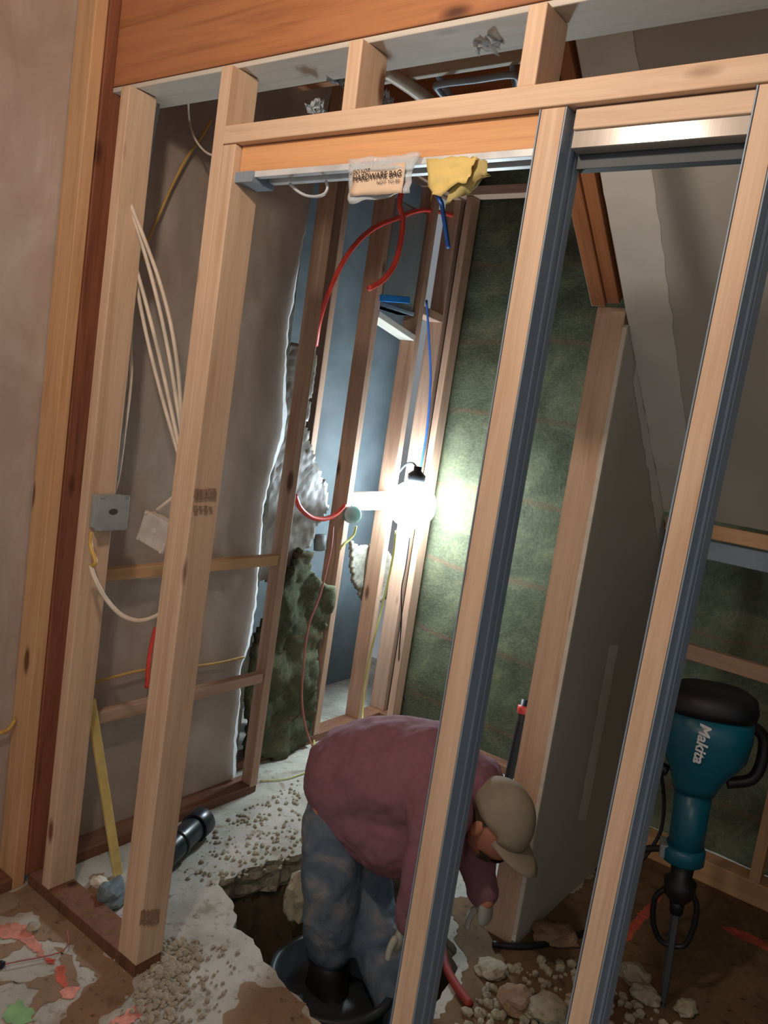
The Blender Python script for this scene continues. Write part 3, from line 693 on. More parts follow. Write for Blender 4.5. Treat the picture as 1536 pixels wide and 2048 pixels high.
wb = jbox('junction_box', p1, 0.10, 0.04, 0.088, 'white_box', 'white plastic box hanging behind the doubled door stud, cables entering its top', math.radians(-8))
wb.rotation_euler = (0, math.radians(14), math.radians(12))
cable('white cable end entering the top of the hanging white box', [onY(314, 1020, 1.50), onY(330, 1008, 1.50), onY(350, 990, 1.51), onY(366, 960, 1.53)], 0.006, 'white_cable')

# teal round box with its yellow cable
tb = empty('ceiling_box', onX(705, 1032, XI+0.03))
b_ = lathe_bm([(0.0, 0), (0.036, 0), (0.040, 0.006), (0.040, 0.045), (0.034, 0.05), (0.0, 0.05)][1:5], 20)
o = mesh_obj('box_body', b_, 'teal_box', tb, smooth=False, bevel=0.002); o.rotation_euler = (0, math.radians(78), math.radians(-35)); o.location = (-0.02, 0.01, 0)
b_ = lathe_bm([(0.044, 0.050), (0.046, 0.052), (0.046, 0.058), (0.040, 0.06)], 20)
o = mesh_obj('box_rim', b_, 'film', tb); o.rotation_euler = (0, math.radians(78), math.radians(-35)); o.location = (-0.02, 0.01, 0)
tag(tb, 'small round teal electrical box on the lit stud, left of the lamp', 'electrical box')
cable('short yellow-white cable curving down from the round teal box', [onX(*p, XI+0.03) for p in [(712, 1052), (708, 1068), (698, 1080), (688, 1088), (680, 1098)]], 0.006, 'green_cord')
cable('small grey box on the wall left of the lit stud', [onX(640, 1070, -2.36), onX(640, 1100, -2.36)], 0.03, 'grey_box', 'box', name='switch_box', n=1, flat=0.6)

# red and blue pipes
cable('long red pipe arcing down behind the corner stud', [onX(*p, v) for p, v in [((925, 436), -2.36), ((850, 420), -2.33), ((790, 438), -2.28), ((745, 458), -2.25), ((708, 492), -2.22), ((680, 535), -2.20), ((655, 590), -2.20), ((640, 640), -2.23), ((632, 690), -2.30)]], 0.0105, 'red_pipe', 'pipe', name='pex_pipe')
cable('red pipe hanging with a curled free end below the plastic bag', [Vector((-1.93, 2.60, 2.74))]+[onX(*p, -1.98) for p in [(803, 385), (806, 440), (800, 490), (788, 530), (766, 560), (738, 577)]], 0.011, 'red_pipe', 'pipe', name='pex_pipe')
cable('dim red pipe sagging behind the studs left of the teal box', [onX(*p, -2.27) for p in [(590, 990), (600, 1015), (622, 1034), (648, 1038), (672, 1028), (690, 1010)]], 0.0105, 'red_pipe', 'pipe', name='pex_pipe')
cable('short blue pipe stub hanging below the yellow papers', [Vector((-2.06, 3.045, 2.76))]+[onX(*p, -2.05) for p in [(880, 380), (884, 410), (890, 450), (897, 496)]], 0.010, 'blue_pipe', 'pipe', name='pex_pipe')
cable('long thin blue pipe beside the corner stud, down to the lamp', [onX(*p, XI+0.015) for p in [(853, 600), (858, 680), (861, 760), (855, 850), (846, 910), (836, 965)]], 0.006, 'blue_pipe', 'pipe', name='pex_pipe')
cable('pink-brown cord dropping from the lit stud to the floor', [onX(*p, v) for p, v in [((666, 1052), -2.29), ((663, 1090), -2.27), ((655, 1130), -2.26), ((640, 1190), -2.24), ((618, 1250), -2.22), ((608, 1320), -2.20), ((604, 1400), -2.19), ((613, 1460), -2.17), ((632, 1508), -2.13)]], 0.0045, 'pink_cord', 'cord', name='cord')
cable('yellow-green cord falling from the lamp and looping on the floor', [onX(792, 1062, -2.2), onX(785, 1120, -2.22), onX(765, 1210, -2.24), onX(750, 1270, -2.24), onX(738, 1320, -2.25), onX(729, 1370, -2.25), onX(725, 1430, -2.22), onX(722, 1462, -2.16),
      onZ(690, 1452, .01), onZ(655, 1455, .01), onZ(630, 1475, .01), onZ(632, 1500, .01), onZ(652, 1520, .01)], 0.005, 'green_cord', 'cord', name='extension_cord')
cable('thin black cord hanging from the lamp along the corner', [onX(*p, -2.24) for p in [(820, 1070), (812, 1130), (803, 1180), (803, 1240), (798, 1310), (800, 1350), (808, 1400), (812, 1440)]], 0.0035, 'black_cord', 'cord', name='cord')
cable('white wire lying on the pale concrete behind the worker', [onZ(*p, .006) for p in [(520, 1562), (570, 1558), (612, 1545)]], 0.003, 'green_cord', 'cord', name='cord')
cable('dark hose curving over the rubble at the foot of the stair wall', [onZ(*p, .012) for p in [(985, 1888), (1040, 1893), (1090, 1888), (1150, 1872), (1190, 1858)]], 0.010, 'black_cord', 'hose', name='hose')
cable('red hose end on the rubble right of the left split stud', [onZ(*p, .012) for p in [(885, 1900), (895, 1940), (915, 1975), (940, 2010)]], 0.013, 'red_dull', 'hose', name='hose')

# duct and blue block over the small shelf
dct = empty('metal_duct', (-2.37, 3.05, 2.09))
b_ = box_bm(-0.045, 0.045, -0.13, 0.13, 0.0, 0.48); o = mesh_obj('duct_sleeve', b_, 'duct', dct, bevel=0.01)
b_ = box_bm(-0.05, 0.05, -0.135, 0.135, 0.0, 0.02); o = mesh_obj('duct_collar', b_, 'steel', dct, bevel=0.004)
tag(dct, 'dim galvanised duct sleeve between studs above the small shelf', 'duct')
tag(board('blue_block', onX(764, 596, -2.27), onX(815, 600, -2.27), 0.030, 0.03, 'blue_block', (0, 0, 1)), 'small bright blue plastic bar resting over the pale shelf', 'bar')

# ------------------------------------------------------------------ glaring lamp
lp = empty('work_lamp', LAMP_POS)
bm = bmesh.new(); bmesh.ops.create_uvsphere(bm, u_segments=32, v_segments=20, radius=LAMP_R)
mesh_obj('lamp_globe', bm, 'lamp', lp, smooth=True)
b_ = lathe_bm([(0.03, 0.10), (0.045, 0.12), (0.045, 0.15), (0.02, 0.17), (0.02, 0.19)], 20); mesh_obj('lamp_socket', b_, 'tool_black', lp, smooth=True)
b_ = tube_bm([(-0.0, 0, 0.18), (-0.05, 0.02, 0.20), (-0.12, 0.06, 0.18), (-0.19, 0.10, 0.12)], 0.006); mesh_obj('hook', b_, 'tool_steel', lp, smooth=True)
tag(lp, 'round white work lamp glaring in the far corner', 'lamp')
# room bulb above and behind the view, out of frame
rb = empty('ceiling_bulb', WARM_POS)
b_ = lathe_bm([(0.018, 0.055), (0.02, 0.08), (0.05, 0.10), (0.05, 0.41)], 20); mesh_obj('bulb_socket', b_, 'white_box', rb, smooth=True)
tag(rb, 'ceiling bulb socket of the front room', 'lamp')

# ------------------------------------------------------------------ hanging paper and plastic on the header
def sheet(name, pix, ys, mat, seed=0, nu=10, nv=8, wav=0.006, parent=None, y_=1.335):
    """4 corner pixels tl,tr,br,bl with depths; gently crumpled sheet"""
    c = [onY(x, y, d) for (x, y), d in zip(pix, ys)]
    bm = bmesh.new(); g = {}
    for i in range(nu+1):
        for j in range(nv+1):
            u, v = i/nu, j/nv
            p = (c[0].lerp(c[1], u)).lerp(c[3].lerp(c[2], u), v)
            p = p + Vector((0, wav*noise.noise(Vector((u*3+seed, v*3, seed)))*v*1.5, wav*0.5*noise.noise(Vector((u*5, v*4+seed, 1)))))
            g[i, j] = bm.verts.new(p)
    for i in range(nu):
        for j in range(nv): bm.faces.new((g[i, j], g[i+1, j], g[i+1, j+1], g[i, j+1]))
    o = mesh_obj(name, bm, mat, None, smooth=True)
    md = o.modifiers.new('thick', 'SOLIDIFY'); md.thickness = 0.0006
    if parent: o.parent = parent; o.matrix_parent_inverse = Matrix.Translation(parent.location).inverted()
    return o
hb = empty('hardware_bag', onY(765, 360, 1.33))
bpy.context.view_layer.update()
sheet('plastic_bag', [(697, 330), (832, 312), (820, 386), (699, 407)], (1.338, 1.338, 1.33, 1.325), 'film', 2, 14, 10, 0.012, hb)
sheet('plastic_bag', [(697, 318), (842, 306), (826, 340), (697, 345)], (1.330, 1.330, 1.328, 1.328), 'film', 5, 14, 6, 0.010, hb)
sheet('paper_label', [(706, 340), (812, 324), (804, 386), (701, 393)], (1.329, 1.329, 1.322, 1.322), 'paper', 1, 8, 6, 0.004, hb)
tag(hb, 'clear plastic bag with a printed hardware label hanging from the door header', 'bag')
def text(body, a, b, off, h, mat, parent, bold=0.0, name='printed_text'):
    """flat lettering along a->b on a surface facing the camera side"""
    cu = bpy.data.curves.new('lettering', 'FONT'); cu.body = body; cu.size = 1.0; cu.extrude = 0.0; cu.offset = bold; cu.align_x = 'LEFT'
    tmp = bpy.data.objects.new('lettering', cu); COL.objects.link(tmp); bpy.context.view_layer.update()
    me = bpy.data.meshes.new_from_object(tmp.evaluated_get(bpy.context.evaluated_depsgraph_get())); bpy.data.objects.remove(tmp)
    xs = [v.co.x for v in me.vertices]; wdt = max(xs)-min(xs)
    a, b = Vector(a), Vector(b); x = (b-a); L = x.length; x.normalize(); n_ = Vector(off).normalized(); y = n_.cross(x).normalized()
    for v in me.vertices: v.co = (v.co.x-min(xs))/wdt*L*x + v.co.y*h/0.72*y
    me.materials.append(M[mat]); o = bpy.data.objects.new(name, me); COL.objects.link(o); o.location = a + Vector(off)
    if parent: o.parent = parent; o.location = o.location - parent.location
    return o
def lt(u, v):   # point on the label
    c = [onY(706, 340, 1.329), onY(812, 324, 1.329), onY(804, 386, 1.322), onY(701, 393, 1.322)]
    return c[0].lerp(c[1], u).lerp(c[3].lerp(c[2], u), v)
OFF = (0, -0.004, 0)
text('DO NOT', lt(.04, .20), lt(.36, .20), OFF, 0.0085, 'ink_black', hb, 0.01)
text('HARDWARE BAG', lt(.04, .46), lt(.96, .46), OFF, 0.013, 'ink_black', hb, 0.015)
text('NOT TO BE', lt(.52, .66), lt(.95, .66), OFF, 0.0065, 'ink_black', hb)
yp = empty('yellow_instructions', onY(905, 330, 1.33)); bpy.context.view_layer.update()
sheet('folded_leaf', [(853, 318), (955, 312), (937, 355), (862, 402)], (1.332, 1.332, 1.318, 1.322), 'yellow_paper', 3, 10, 8, 0.02, yp)
sheet('folded_leaf', [(935, 312), (975, 322), (976, 354), (890, 411)], (1.340, 1.340, 1.334, 1.330), 'yellow_paper_dull', 6, 10, 8, 0.02, yp)
tag(yp, 'crumpled yellow paper sheets hanging from the door header', 'paper')
cable('clear plastic tie loop hanging under the header track', [onY(*p, 1.39) for p in [(580, 368), (595, 382), (612, 391), (632, 393), (648, 388), (655, 376), (652, 362)]], 0.0035, 'track_white', 'tie', name='plastic_tie')
def scrap(pix, yv, lb, seed):
    o = sheet('plastic_scrap', pix, (yv, yv, yv+.03, yv+.02), 'film', seed, 8, 8, 0.05); tag(o, lb, 'plastic scrap')
scrap([(662, 140), (676, 140), (690, 165), (676, 172)], 1.478, 'small clear plastic scrap left of the first upright block', 1)
scrap([(765, 185), (775, 180), (786, 215), (768, 222)], 1.478, 'shiny plastic scrap right of the first upright block', 2)
scrap([(630, 200), (648, 205), (645, 222), (620, 225)], 1.478, 'crumpled plastic scrap behind the long plate, left side', 3)
scrap([(945, 75), (1000, 60), (1010, 88), (950, 100)], 1.41, 'crinkled plastic strip stapled under the beam between the blocks', 4)

# ------------------------------------------------------------------ things on the floor at the left
a = onZ(345, 1697, .052); b = onZ(405, 1641, .052); dr = (b-a).normalized()
pf = empty('pipe_fitting', a); q = dr.to_track_quat('Z', 'Y')
def along(nm, prof, mat):
    o = mesh_obj(nm, lathe_bm(prof, 28), mat, pf, smooth=False, bevel=0.001); o.rotation_mode = 'QUATERNION'; o.rotation_quaternion = q
    for p in o.data.polygons: p.use_smooth = True
    return o
L = (b-a).length
along('pipe_barrel', [(0.030, -0.10), (0.044, -0.10), (0.044, L*0.66), (0.034, L*0.68)], 'abs')
along('pipe_hub', [(0.044, L*0.70), (0.052, L*0.70), (0.052, L*1.0), (0.046, L*1.0), (0.046, L*0.85)], 'abs')
along('pipe_collar', [(0.046, L*0.12), (0.049, L*0.14), (0.049, L*0.2), (0.046, L*0.22)], 'abs')
along('pipe_neck', [(0.038, L*0.64), (0.038, L*0.72)], 'abs')
tag(pf, 'black plastic drain pipe fitting lying on the floor behind the doubled stud', 'pipe fitting')
st = board('yellow_stick', onX(181, 1400, -2.085), onZ(236, 1750), 0.030, 0.014, 'yellow_stick', (0, 1, 0)); tag(st, 'flat yellow stick leaning on the left wall, its foot on the rubble', 'stick')

def rock_bm(r, seed, flat=0.7, sub=2, rough=0.35):
    bm = bmesh.new(); bmesh.ops.create_icosphere(bm, subdivisions=sub, radius=1)
    for v in bm.verts:
        p = v.co.copy(); k = 1+rough*noise.noise(p*1.6+Vector((seed*3.1, 0, 0)))+0.12*noise.noise(p*5+Vector((seed, 2, 0)))
        v.co = Vector((p.x*r[0]*k, p.y*r[1]*k, max(-0.6, p.z)*r[2]*k))
    return bm
def rock(ctr, r, seed, label, mat='rubble', rot=0, name='concrete_chunk', cat='concrete chunk', group=None):
    o = mesh_obj(name, rock_bm(r, seed, sub=3), mat); o.location = ctr; o.rotation_euler = (0, 0, rot); return tag(o, label, cat, group)
rock(onZ(222, 1790, .025), (.045, .07, .04), 4, 'grey broken lump at the foot of the yellow stick', 'found', 0.6)
rock(onZ(196, 1765, .012), (.030, .022, .018), 5, 'white stone chip left of the yellow stick foot', 'gypsum', 0.2)
rock(onZ(212, 1772, .012), (.018, .016, .014), 6, 'small white stone chip beside the grey lump', 'gypsum', 0.9)
rock(onZ(66, 1855, .008), (.018, .016, .014), 9, 'small dark stone on the marked concrete at the left edge', 'stone')
rock(onZ(594, 1800, -.06), (.045, .05, .10), 14, 'pale broken concrete spur in the hole left of the denim leg', 'rubble', 0.4)
rock(onZ(1290, 1990, .015), (.045, .035, .025), 21, 'grey broken concrete piece left of the hammer chisel tip', 'rubble', 0.3)
rock(onZ(1372, 2015, .015), (.04, .03, .02), 22, 'grey broken concrete piece right of the hammer chisel tip', 'rubble', 1.3)
rock(onZ(1270, 1950, .02), (.05, .045, .03), 23, 'small broken concrete piece beside the right split stud', 'rubble', 2.3)
rock(onZ(1095, 2020, .02), (.07, .05, .035), 24, 'pale broken concrete piece left of the right split stud foot', 'rubble', 0.8)
rock(onZ(1030, 2000, .02), (.06, .05, .03), 25, 'brown dirt clod in the rubble between the split studs', 'dust', 1.8)
rock(onZ(985, 1940, .015), (.05, .04, .025), 26, 'small grey rubble piece between the split studs below the glove', 'rubble', 0.5)
rock(onZ(1110, 1868, .02), (.08, .05, .03), 27, 'brown clod at the foot of the stair wall', 'dust', 0.5)
# gravel spill: too many to count
bm = bmesh.new(); rnd = random.Random(5)
gpoly = [zz(*p) for p in [(820, 990), (900, 960), (1010, 1010), (1040, 1080), (960, 1150), (960, 1230), (900, 1310), (880, 1403), (780, 1440), (700, 1330), (690, 1260), (740, 1160), (800, 1090)]]
sc_poly = [zz(*p) for p in [(560, 1080), (820, 960), (1200, 960), (1230, 1080), (1100, 1403), (560, 1420), (640, 1280), (700, 1190)]]
def pebbles(poly, num, rmin, rmax):
    xs = [p[0] for p in poly]; ys_ = [p[1] for p in poly]; c = 0
    while c < num:
        x = rnd.uniform(min(xs), max(xs)); y = rnd.uniform(min(ys_), max(ys_))
        if not inside((x, y), poly): continue
        c += 1; r = rnd.uniform(rmin, rmax)
        sub = bmesh.ops.create_icosphere(bm, subdivisions=1, radius=1)
        sd = rnd.random()*50; ax = rnd.uniform(.7, 1.3)
        for v in sub['verts']:
            p = v.co.copy(); k = r*(1+0.3*noise.noise(p*1.5+Vector((sd, 0, 0)))); v.co = Vector((x+p.x*k*ax, y+p.y*k, r*0.5+p.z*k*0.8+(0.006*rnd.random() if False else 0)))
pebbles(gpoly, 320, 0.005, 0.012); pebbles(sc_poly, 160, 0.003, 0.008)
tag(mesh_obj('gravel', bm, 'stone', smooth=False), 'loose grey gravel spilled by the foot of the doubled stud', 'gravel', kind='stuff')
bm = bmesh.new()
pebbles([onZ(*p)[:2] for p in [(450, 1640), (600, 1560), (610, 1700), (560, 1740), (430, 1770), (360, 1760), (400, 1700)]], 260, 0.002, 0.009)
tag(mesh_obj('debris_crumbs', bm, 'rubble', smooth=False), 'small concrete crumbs scattered along the far side of the hole', 'debris', kind='stuff')
bm = bmesh.new()
pebbles([(-0.85, 1.75), (-0.35, 1.7), (-0.30, 2.35), (-0.75, 2.35), (-0.88, 2.2)], 420, 0.004, 0.018)
tag(mesh_obj('debris_crumbs', bm, 'rubble', smooth=False), 'dark rubble crumbs around the chisel and between the split studs', 'debris', kind='stuff')
tag(tube('wire', [onZ(2, 1930, .01), onZ(40, 1922, .012), onZ(110, 1908, .012), onZ(135, 1890, .03), onZ(134, 1860, .05)], 0.002, 'pink_cord'), 'thin copper wire with a dark tip on the floor at the left edge', 'wire')
w0 = bpy.data.objects['wire.001'] if 'wire.001' in bpy.data.objects else bpy.data.objects['wire']
cp = mesh_obj('wire_nut', rock_bm((.011, .011, .011), 31), 'tool_black', w0)

# ------------------------------------------------------------------ sump basin in the hole
bs = empty('sump_basin', (-1.30, 1.875, -0.50))
bm = bmesh.new(); seg = 40
prof = [(0.17, 0.0), (0.185, 0.36), (0.20, 0.365), (0.20, 0.385), (0.178, 0.385), (0.163, 0.01)]
rings = [[bm.verts.new((r*math.cos(2*math.pi*k/seg), r*math.sin(2*math.pi*k/seg), z)) for k in range(seg)] for r, z in prof]
for a_, b2 in zip(rings, rings[1:]):
    for k in range(seg): bm.faces.new((a_[k], a_[(k+1) % seg], b2[(k+1) % seg], b2[k]))
bm.faces.new(rings[-1]); bm.faces.new(rings[0][::-1])
mesh_obj('basin_shell', bm, 'basin', bs, smooth=True)
b_ = bmesh.new()
for z in (0.12, 0.24):
    lathe_bm([(0.178, z), (0.190, z+0.008), (0.190, z+0.02), (0.180, z+0.028)], 40, b_)
mesh_obj('basin_rib', b_, 'basin', bs, smooth=True)
tag(bs, 'round grey plastic sump basin sunk in the hole around the boot', 'basin')

# ------------------------------------------------------------------ demolition hammer
hm = empty('demolition_hammer', (-0.459, 2.396, 0.0)); hm.rotation_euler = (math.radians(1), math.radians(-3.2), math.radians(20))
def hpart(nm, b, mat, smooth=True, bevel=0, parent=hm):
    o = mesh_obj(nm, b, mat, parent, smooth=smooth, bevel=bevel); return o
def loft_bm(secs, seg=32, bm=None, power=2.6):
    """secs: (z, halfwidth x, halfdepth y, offx)"""
    bm = bm or bmesh.new(); rings = []
    for z, hx, hy, ox in secs:
        ring = []
        for k in range(seg):
            a = 2*math.pi*k/seg; c, s = math.cos(a), math.sin(a)
            ring.append(bm.verts.new((ox+hx*math.copysign(abs(c)**(2/power), c), hy*math.copysign(abs(s)**(2/power), s), z)))
        rings.append(ring)
    for a, b in zip(rings, rings[1:]):
        for k in range(seg): bm.faces.new((a[k], a[(k+1) % seg], b[(k+1) % seg], b[k]))
    bm.faces.new(rings[0][::-1]); bm.faces.new(rings[-1]); return bm
hpart('motor_housing', loft_bm([(0.685, .058, .055, 0), (0.71, .066, .062, 0.0), (0.745, .080, .070, .005), (0.80, .115, .085, .010), (0.86, .122, .09, .012), (0.925, .118, .09, .012)]), 'teal')
hpart('motor_cap', loft_bm([(0.924, .123, .093, .012), (0.945, .125, .094, .014), (0.975, .118, .088, .014), (0.992, .09, .068, .012)]), 'tool_black')
hpart('barrel', loft_bm([(0.50, .050, .050, 0), (0.56, .049, .049, 0), (0.69, .052, .052, 0)], power=2.0), 'teal')
hpart('barrel_collar', loft_bm([(0.462, .046, .046, 0), (0.47, .060, .058, -.004), (0.505, .060, .058, -.004), (0.515, .050, .05, 0)], power=2.2), 'teal')
hpart('nose', loft_bm([(0.34, .026, .026, 0), (0.36, .042, .042, 0), (0.40, .046, .046, 0), (0.415, .030, .03, 0), (0.465, .034, .034, 0)], power=2.0), 'tool_black')
hpart('chisel', loft_bm([(0.0, .004, .014, 0), (0.05, .012, .014, 0), (0.34, .0145, .0145, 0)], 6, power=2.0), 'tool_steel', smooth=False)
hpart('chisel_shank', loft_bm([(0.30, .019, .019, 0), (0.345, .022, .022, 0)], 12, power=2.0), 'tool_black')
hpart('retainer_loop', tube_bm([(-.040, 0, .365), (-.062, 0, .33), (-.060, 0, .26), (-.035, 0, .205), (0, 0, .195), (.035, 0, .205), (.052, 0, .26), (.054, 0, .33), (.040, 0, .365)], 0.0085), 'tool_black')
for sx in (-1, 1):
    h_ = hpart('handle', tube_bm([(sx*.10+.012, .02, .90), (sx*.150+.012, .03, .87), (sx*.158+.012, .03, .80), (sx*.140+.01, .025, .74), (sx*.08+.005, .02, .715)], 0.017), 'tool_black')
hpart('side_handle', tube_bm([(-.05, 0, .488), (-.10, .01, .47), (-.155, .015, .43)], 0.010), 'tool_black')
cable('black power cord drooping left of the demolition hammer', [onY(1320, 1530, 2.5), onY(1328, 1600, 2.52), onY(1322, 1660, 2.52), onY(1300, 1700, 2.5), onY(1280, 1725, 2.48)], 0.006, 'black_cord', 'cord', name='power_cord')
bpy.context.view_layer.update()
def htext(body, p0, p1, h, y, nm):
    cu = bpy.data.curves.new('lettering', 'FONT'); cu.body = body; cu.size = 1.0; cu.shear = 0.25; cu.offset = 0.03
    tmp = bpy.data.objects.new('lettering', cu); COL.objects.link(tmp); bpy.context.view_layer.update()
    me = bpy.data.meshes.new_from_object(tmp.evaluated_get(bpy.context.evaluated_depsgraph_get())); bpy.data.objects.remove(tmp)
    xs = [v.co.x for v in me.vertices]; wd = max(xs)-min(xs); mn = min(xs)
    a, b = Vector((p0[0], 0, p0[1])), Vector((p1[0], 0, p1[1])); x = b-a; L = x.length; x.normalize(); yv = Vector((-x.z, 0, x.x))
    for v in me.vertices: v.co = a + (v.co.x-mn)/wd*L*x + v.co.y*h/0.72*yv + Vector((0, y, 0))
    me.materials.append(M['ink_white']); o = bpy.data.objects.new(nm, me); COL.objects.link(o); o.parent = hm
    return o
lg = htext('Makita', (-0.018, 0.915), (-0.024, 0.800), 0.030, -0.0935, 'printed_logo'); lg['label'] = 'white printed lettering'
bm = box_bm(-.008, .018, -.0545, -.0525, .494, .502); box_bm(-.010, .000, -.0545, -.0525, .484, .496, bm); o = hpart('printed_mark', bm, 'ink_white', False)
bm = box_bm(-.07, -.045, -.03, .03, .47, .512); hpart('grey_lever', bm, 'grey_box', False, 0.004)
tag(hm, 'teal and black demolition hammer standing on its chisel at the right', 'demolition hammer')

# ------------------------------------------------------------------ the worker
def skin_mesh(name, nodes, edges, mat, parent, sub=2, root=0, at_=None):
    me = bpy.data.meshes.new(name); me.from_pydata([n_[0] for n_ in nodes], edges, [])
    me.materials.append(M[mat]); o = bpy.data.objects.new(name, me); COL.objects.link(o)
    md = o.modifiers.new('skin', 'SKIN'); md.use_smooth_shade = True; md.branch_smoothing = 0.4
    for i, n_ in enumerate(nodes):
        r = n_[1]; r = r if isinstance(r, tuple) else (r, r)
        me.skin_vertices[0].data[i].radius = r
        me.skin_vertices[0].data[i].use_root = (i == root)
    sb = o.modifiers.new('sub', 'SUBSURF'); sb.levels = sub; sb.render_levels = sub
    if parent: o.parent = parent; o.matrix_parent_inverse = Matrix.Translation(wk.location if parent is wk else (0, 0, 0)).inverted()
    return o
wk = empty('person', (-1.35, 2.0, -0.42)); bpy.context.view_layer.update()
P = lambda x, y, d: tuple(onY(x, y, d))
def capsule_body(name, nodes, edges, mat, vox=0.010, smooth=10, label=None):
    """tapered limbs laid out along joints and fused into one continuous skin"""
    bm = bmesh.new(); seg = 18
    for i, j in edges:
        (p, ra), (q_, rb_) = nodes[i], nodes[j]; p, q_ = Vector(p), Vector(q_)
        d = (q_-p); L_ = d.length; d.normalize(); n1 = d.orthogonal().normalized(); n2 = d.cross(n1); rings = []
        prof = [(math.cos(t)*ra, -math.sin(t)*ra) for t in (1.5, 1.1, 0.7, 0.3)] + [(ra, 0), (ra*.75+rb_*.25, L_*.25), ((ra+rb_)/2, L_*.5), (ra*.25+rb_*.75, L_*.75), (rb_, L_)] + [(math.cos(t)*rb_, L_+math.sin(t)*rb_) for t in (0.3, 0.7, 1.1, 1.5)]
        for r_, h_ in prof:
            rings.append([bm.verts.new(p+d*h_+(n1*math.cos(2*math.pi*k/seg)+n2*math.sin(2*math.pi*k/seg))*max(r_, .001)) for k in range(seg)])
        for a_, b_ in zip(rings, rings[1:]):
            for k in range(seg): bm.faces.new((a_[k], a_[(k+1) % seg], b_[(k+1) % seg], b_[k]))
        bm.faces.new(rings[0][::-1]); bm.faces.new(rings[-1])
    o = mesh_obj(name, bm, mat, None, smooth=True)
    md = o.modifiers.new('fuse', 'REMESH'); md.mode = 'VOXEL'; md.voxel_size = vox; md.use_smooth_shade = True
    md = o.modifiers.new('relax', 'SMOOTH'); md.factor = 0.5; md.iterations = smooth
    tx = bpy.data.textures.new(name+'_folds', 'CLOUDS'); tx.noise_scale = 0.07
    md = o.modifiers.new('folds', 'DISPLACE'); md.texture = tx; md.strength = 0.022 if mat in ('shirt', 'denim') else 0.0; md.texture_coords = 'LOCAL'
    o.parent = wk; o.matrix_parent_inverse = Matrix.Translation(wk.location).inverted()
    if label: o['label'] = label
    return o
N = [(P(712, 1565, 2.01), .120), (P(780, 1550, 2.01), .130), (P(860, 1555, 2.02), .140), (P(925, 1575, 2.03), .085), (P(960, 1600, 2.03), .058), (P(985, 1640, 2.03), .060),
     (P(880, 1610, 1.89), .065), (P(850, 1735, 1.85), .048), (P(820, 1845, 1.86), .032),
     (P(955, 1570, 2.17), .055), (P(948, 1700, 2.15), .046), (P(970, 1800, 2.10), .030),
     (P(675, 1610, 1.94), .085), (P(660, 1740, 1.90), .066), (P(662, 1880, 1.93), .048), (P(662, 1985, 1.96), .040),
     (P(690, 1610, 2.09), .080), (P(735, 1840, 2.06), .062), (P(785, 1975, 1.98), .045), (P(800, 2040, 1.98), .040)]
E_ = [(0, 1), (1, 2), (2, 3), (3, 4), (4, 5), (2, 6), (6, 7), (7, 8), (3, 9), (9, 10), (10, 11), (0, 12), (12, 13), (13, 14), (14, 15), (0, 16), (16, 17), (17, 18), (18, 19)]
capsule_body('body', N, E_, 'skin', 0.010, 8)
S = [(P(716, 1556, 2.01), .178), (P(790, 1548, 2.01), .182), (P(862, 1558, 2.02), .176), (P(925, 1578, 2.03), .120), (P(950, 1596, 2.03), .078),
     (P(885, 1612, 1.89), .092), (P(852, 1735, 1.85), .070), (P(822, 1838, 1.86), .052),
     (P(955, 1565, 2.16), .088), (P(948, 1695, 2.14), .066), (P(966, 1785, 2.11), .048),
     (P(722, 1590, 2.01), .165), (P(800, 1650, 2.01), .160), (P(862, 1690, 2.00), .110)]
SE = [(0, 1), (1, 2), (2, 3), (3, 4), (2, 5), (5, 6), (6, 7), (3, 8), (8, 9), (9, 10), (0, 11), (11, 12), (12, 13), (13, 2)]
capsule_body('shirt', S, SE, 'shirt', 0.010, 14, 'dusty maroon long-sleeved shirt')
J = [(P(710, 1590, 2.01), .150), (P(668, 1650, 1.94), .104), (P(661, 1745, 1.91), .094), (P(661, 1830, 1.92), .088), (P(662, 1880, 1.94), .086),
     (P(710, 1640, 2.09), .095), (P(735, 1800, 2.07), .085), (P(748, 1865, 2.03), .086), (P(782, 1975, 1.98), .070), (P(800, 2035, 1.98), .062)]
JE = [(0, 1), (1, 2), (2, 3), (3, 4), (0, 5), (5, 6), (6, 7), (7, 8), (8, 9)]
capsule_body('jeans', J, JE, 'denim', 0.010, 8, 'faded blue denim jeans')
# boots
for nm, anc, toe in (('near', Vector(P(662, 1900, 1.94)), Vector((0.16, -0.06, 0))), ('far', Vector(P(800, 2035, 1.98)), Vector((0.16, -0.05, 0)))):
    b0 = anc + Vector((0, 0, 0.0)); bt = b0 + Vector((0.0, -0.0, -0.20))
    nodes = [(tuple(b0), .078), (tuple(b0+Vector((0.0, 0, -.10))), .070), (tuple(bt), .066), (tuple(bt+toe*0.6), .052), (tuple(bt+toe*1.15), .046), (tuple(bt-toe*0.35), .050)]
    skin_mesh('boot', nodes, [(0, 1), (1, 2), (2, 3), (3, 4), (2, 5)], 'boot', wk)
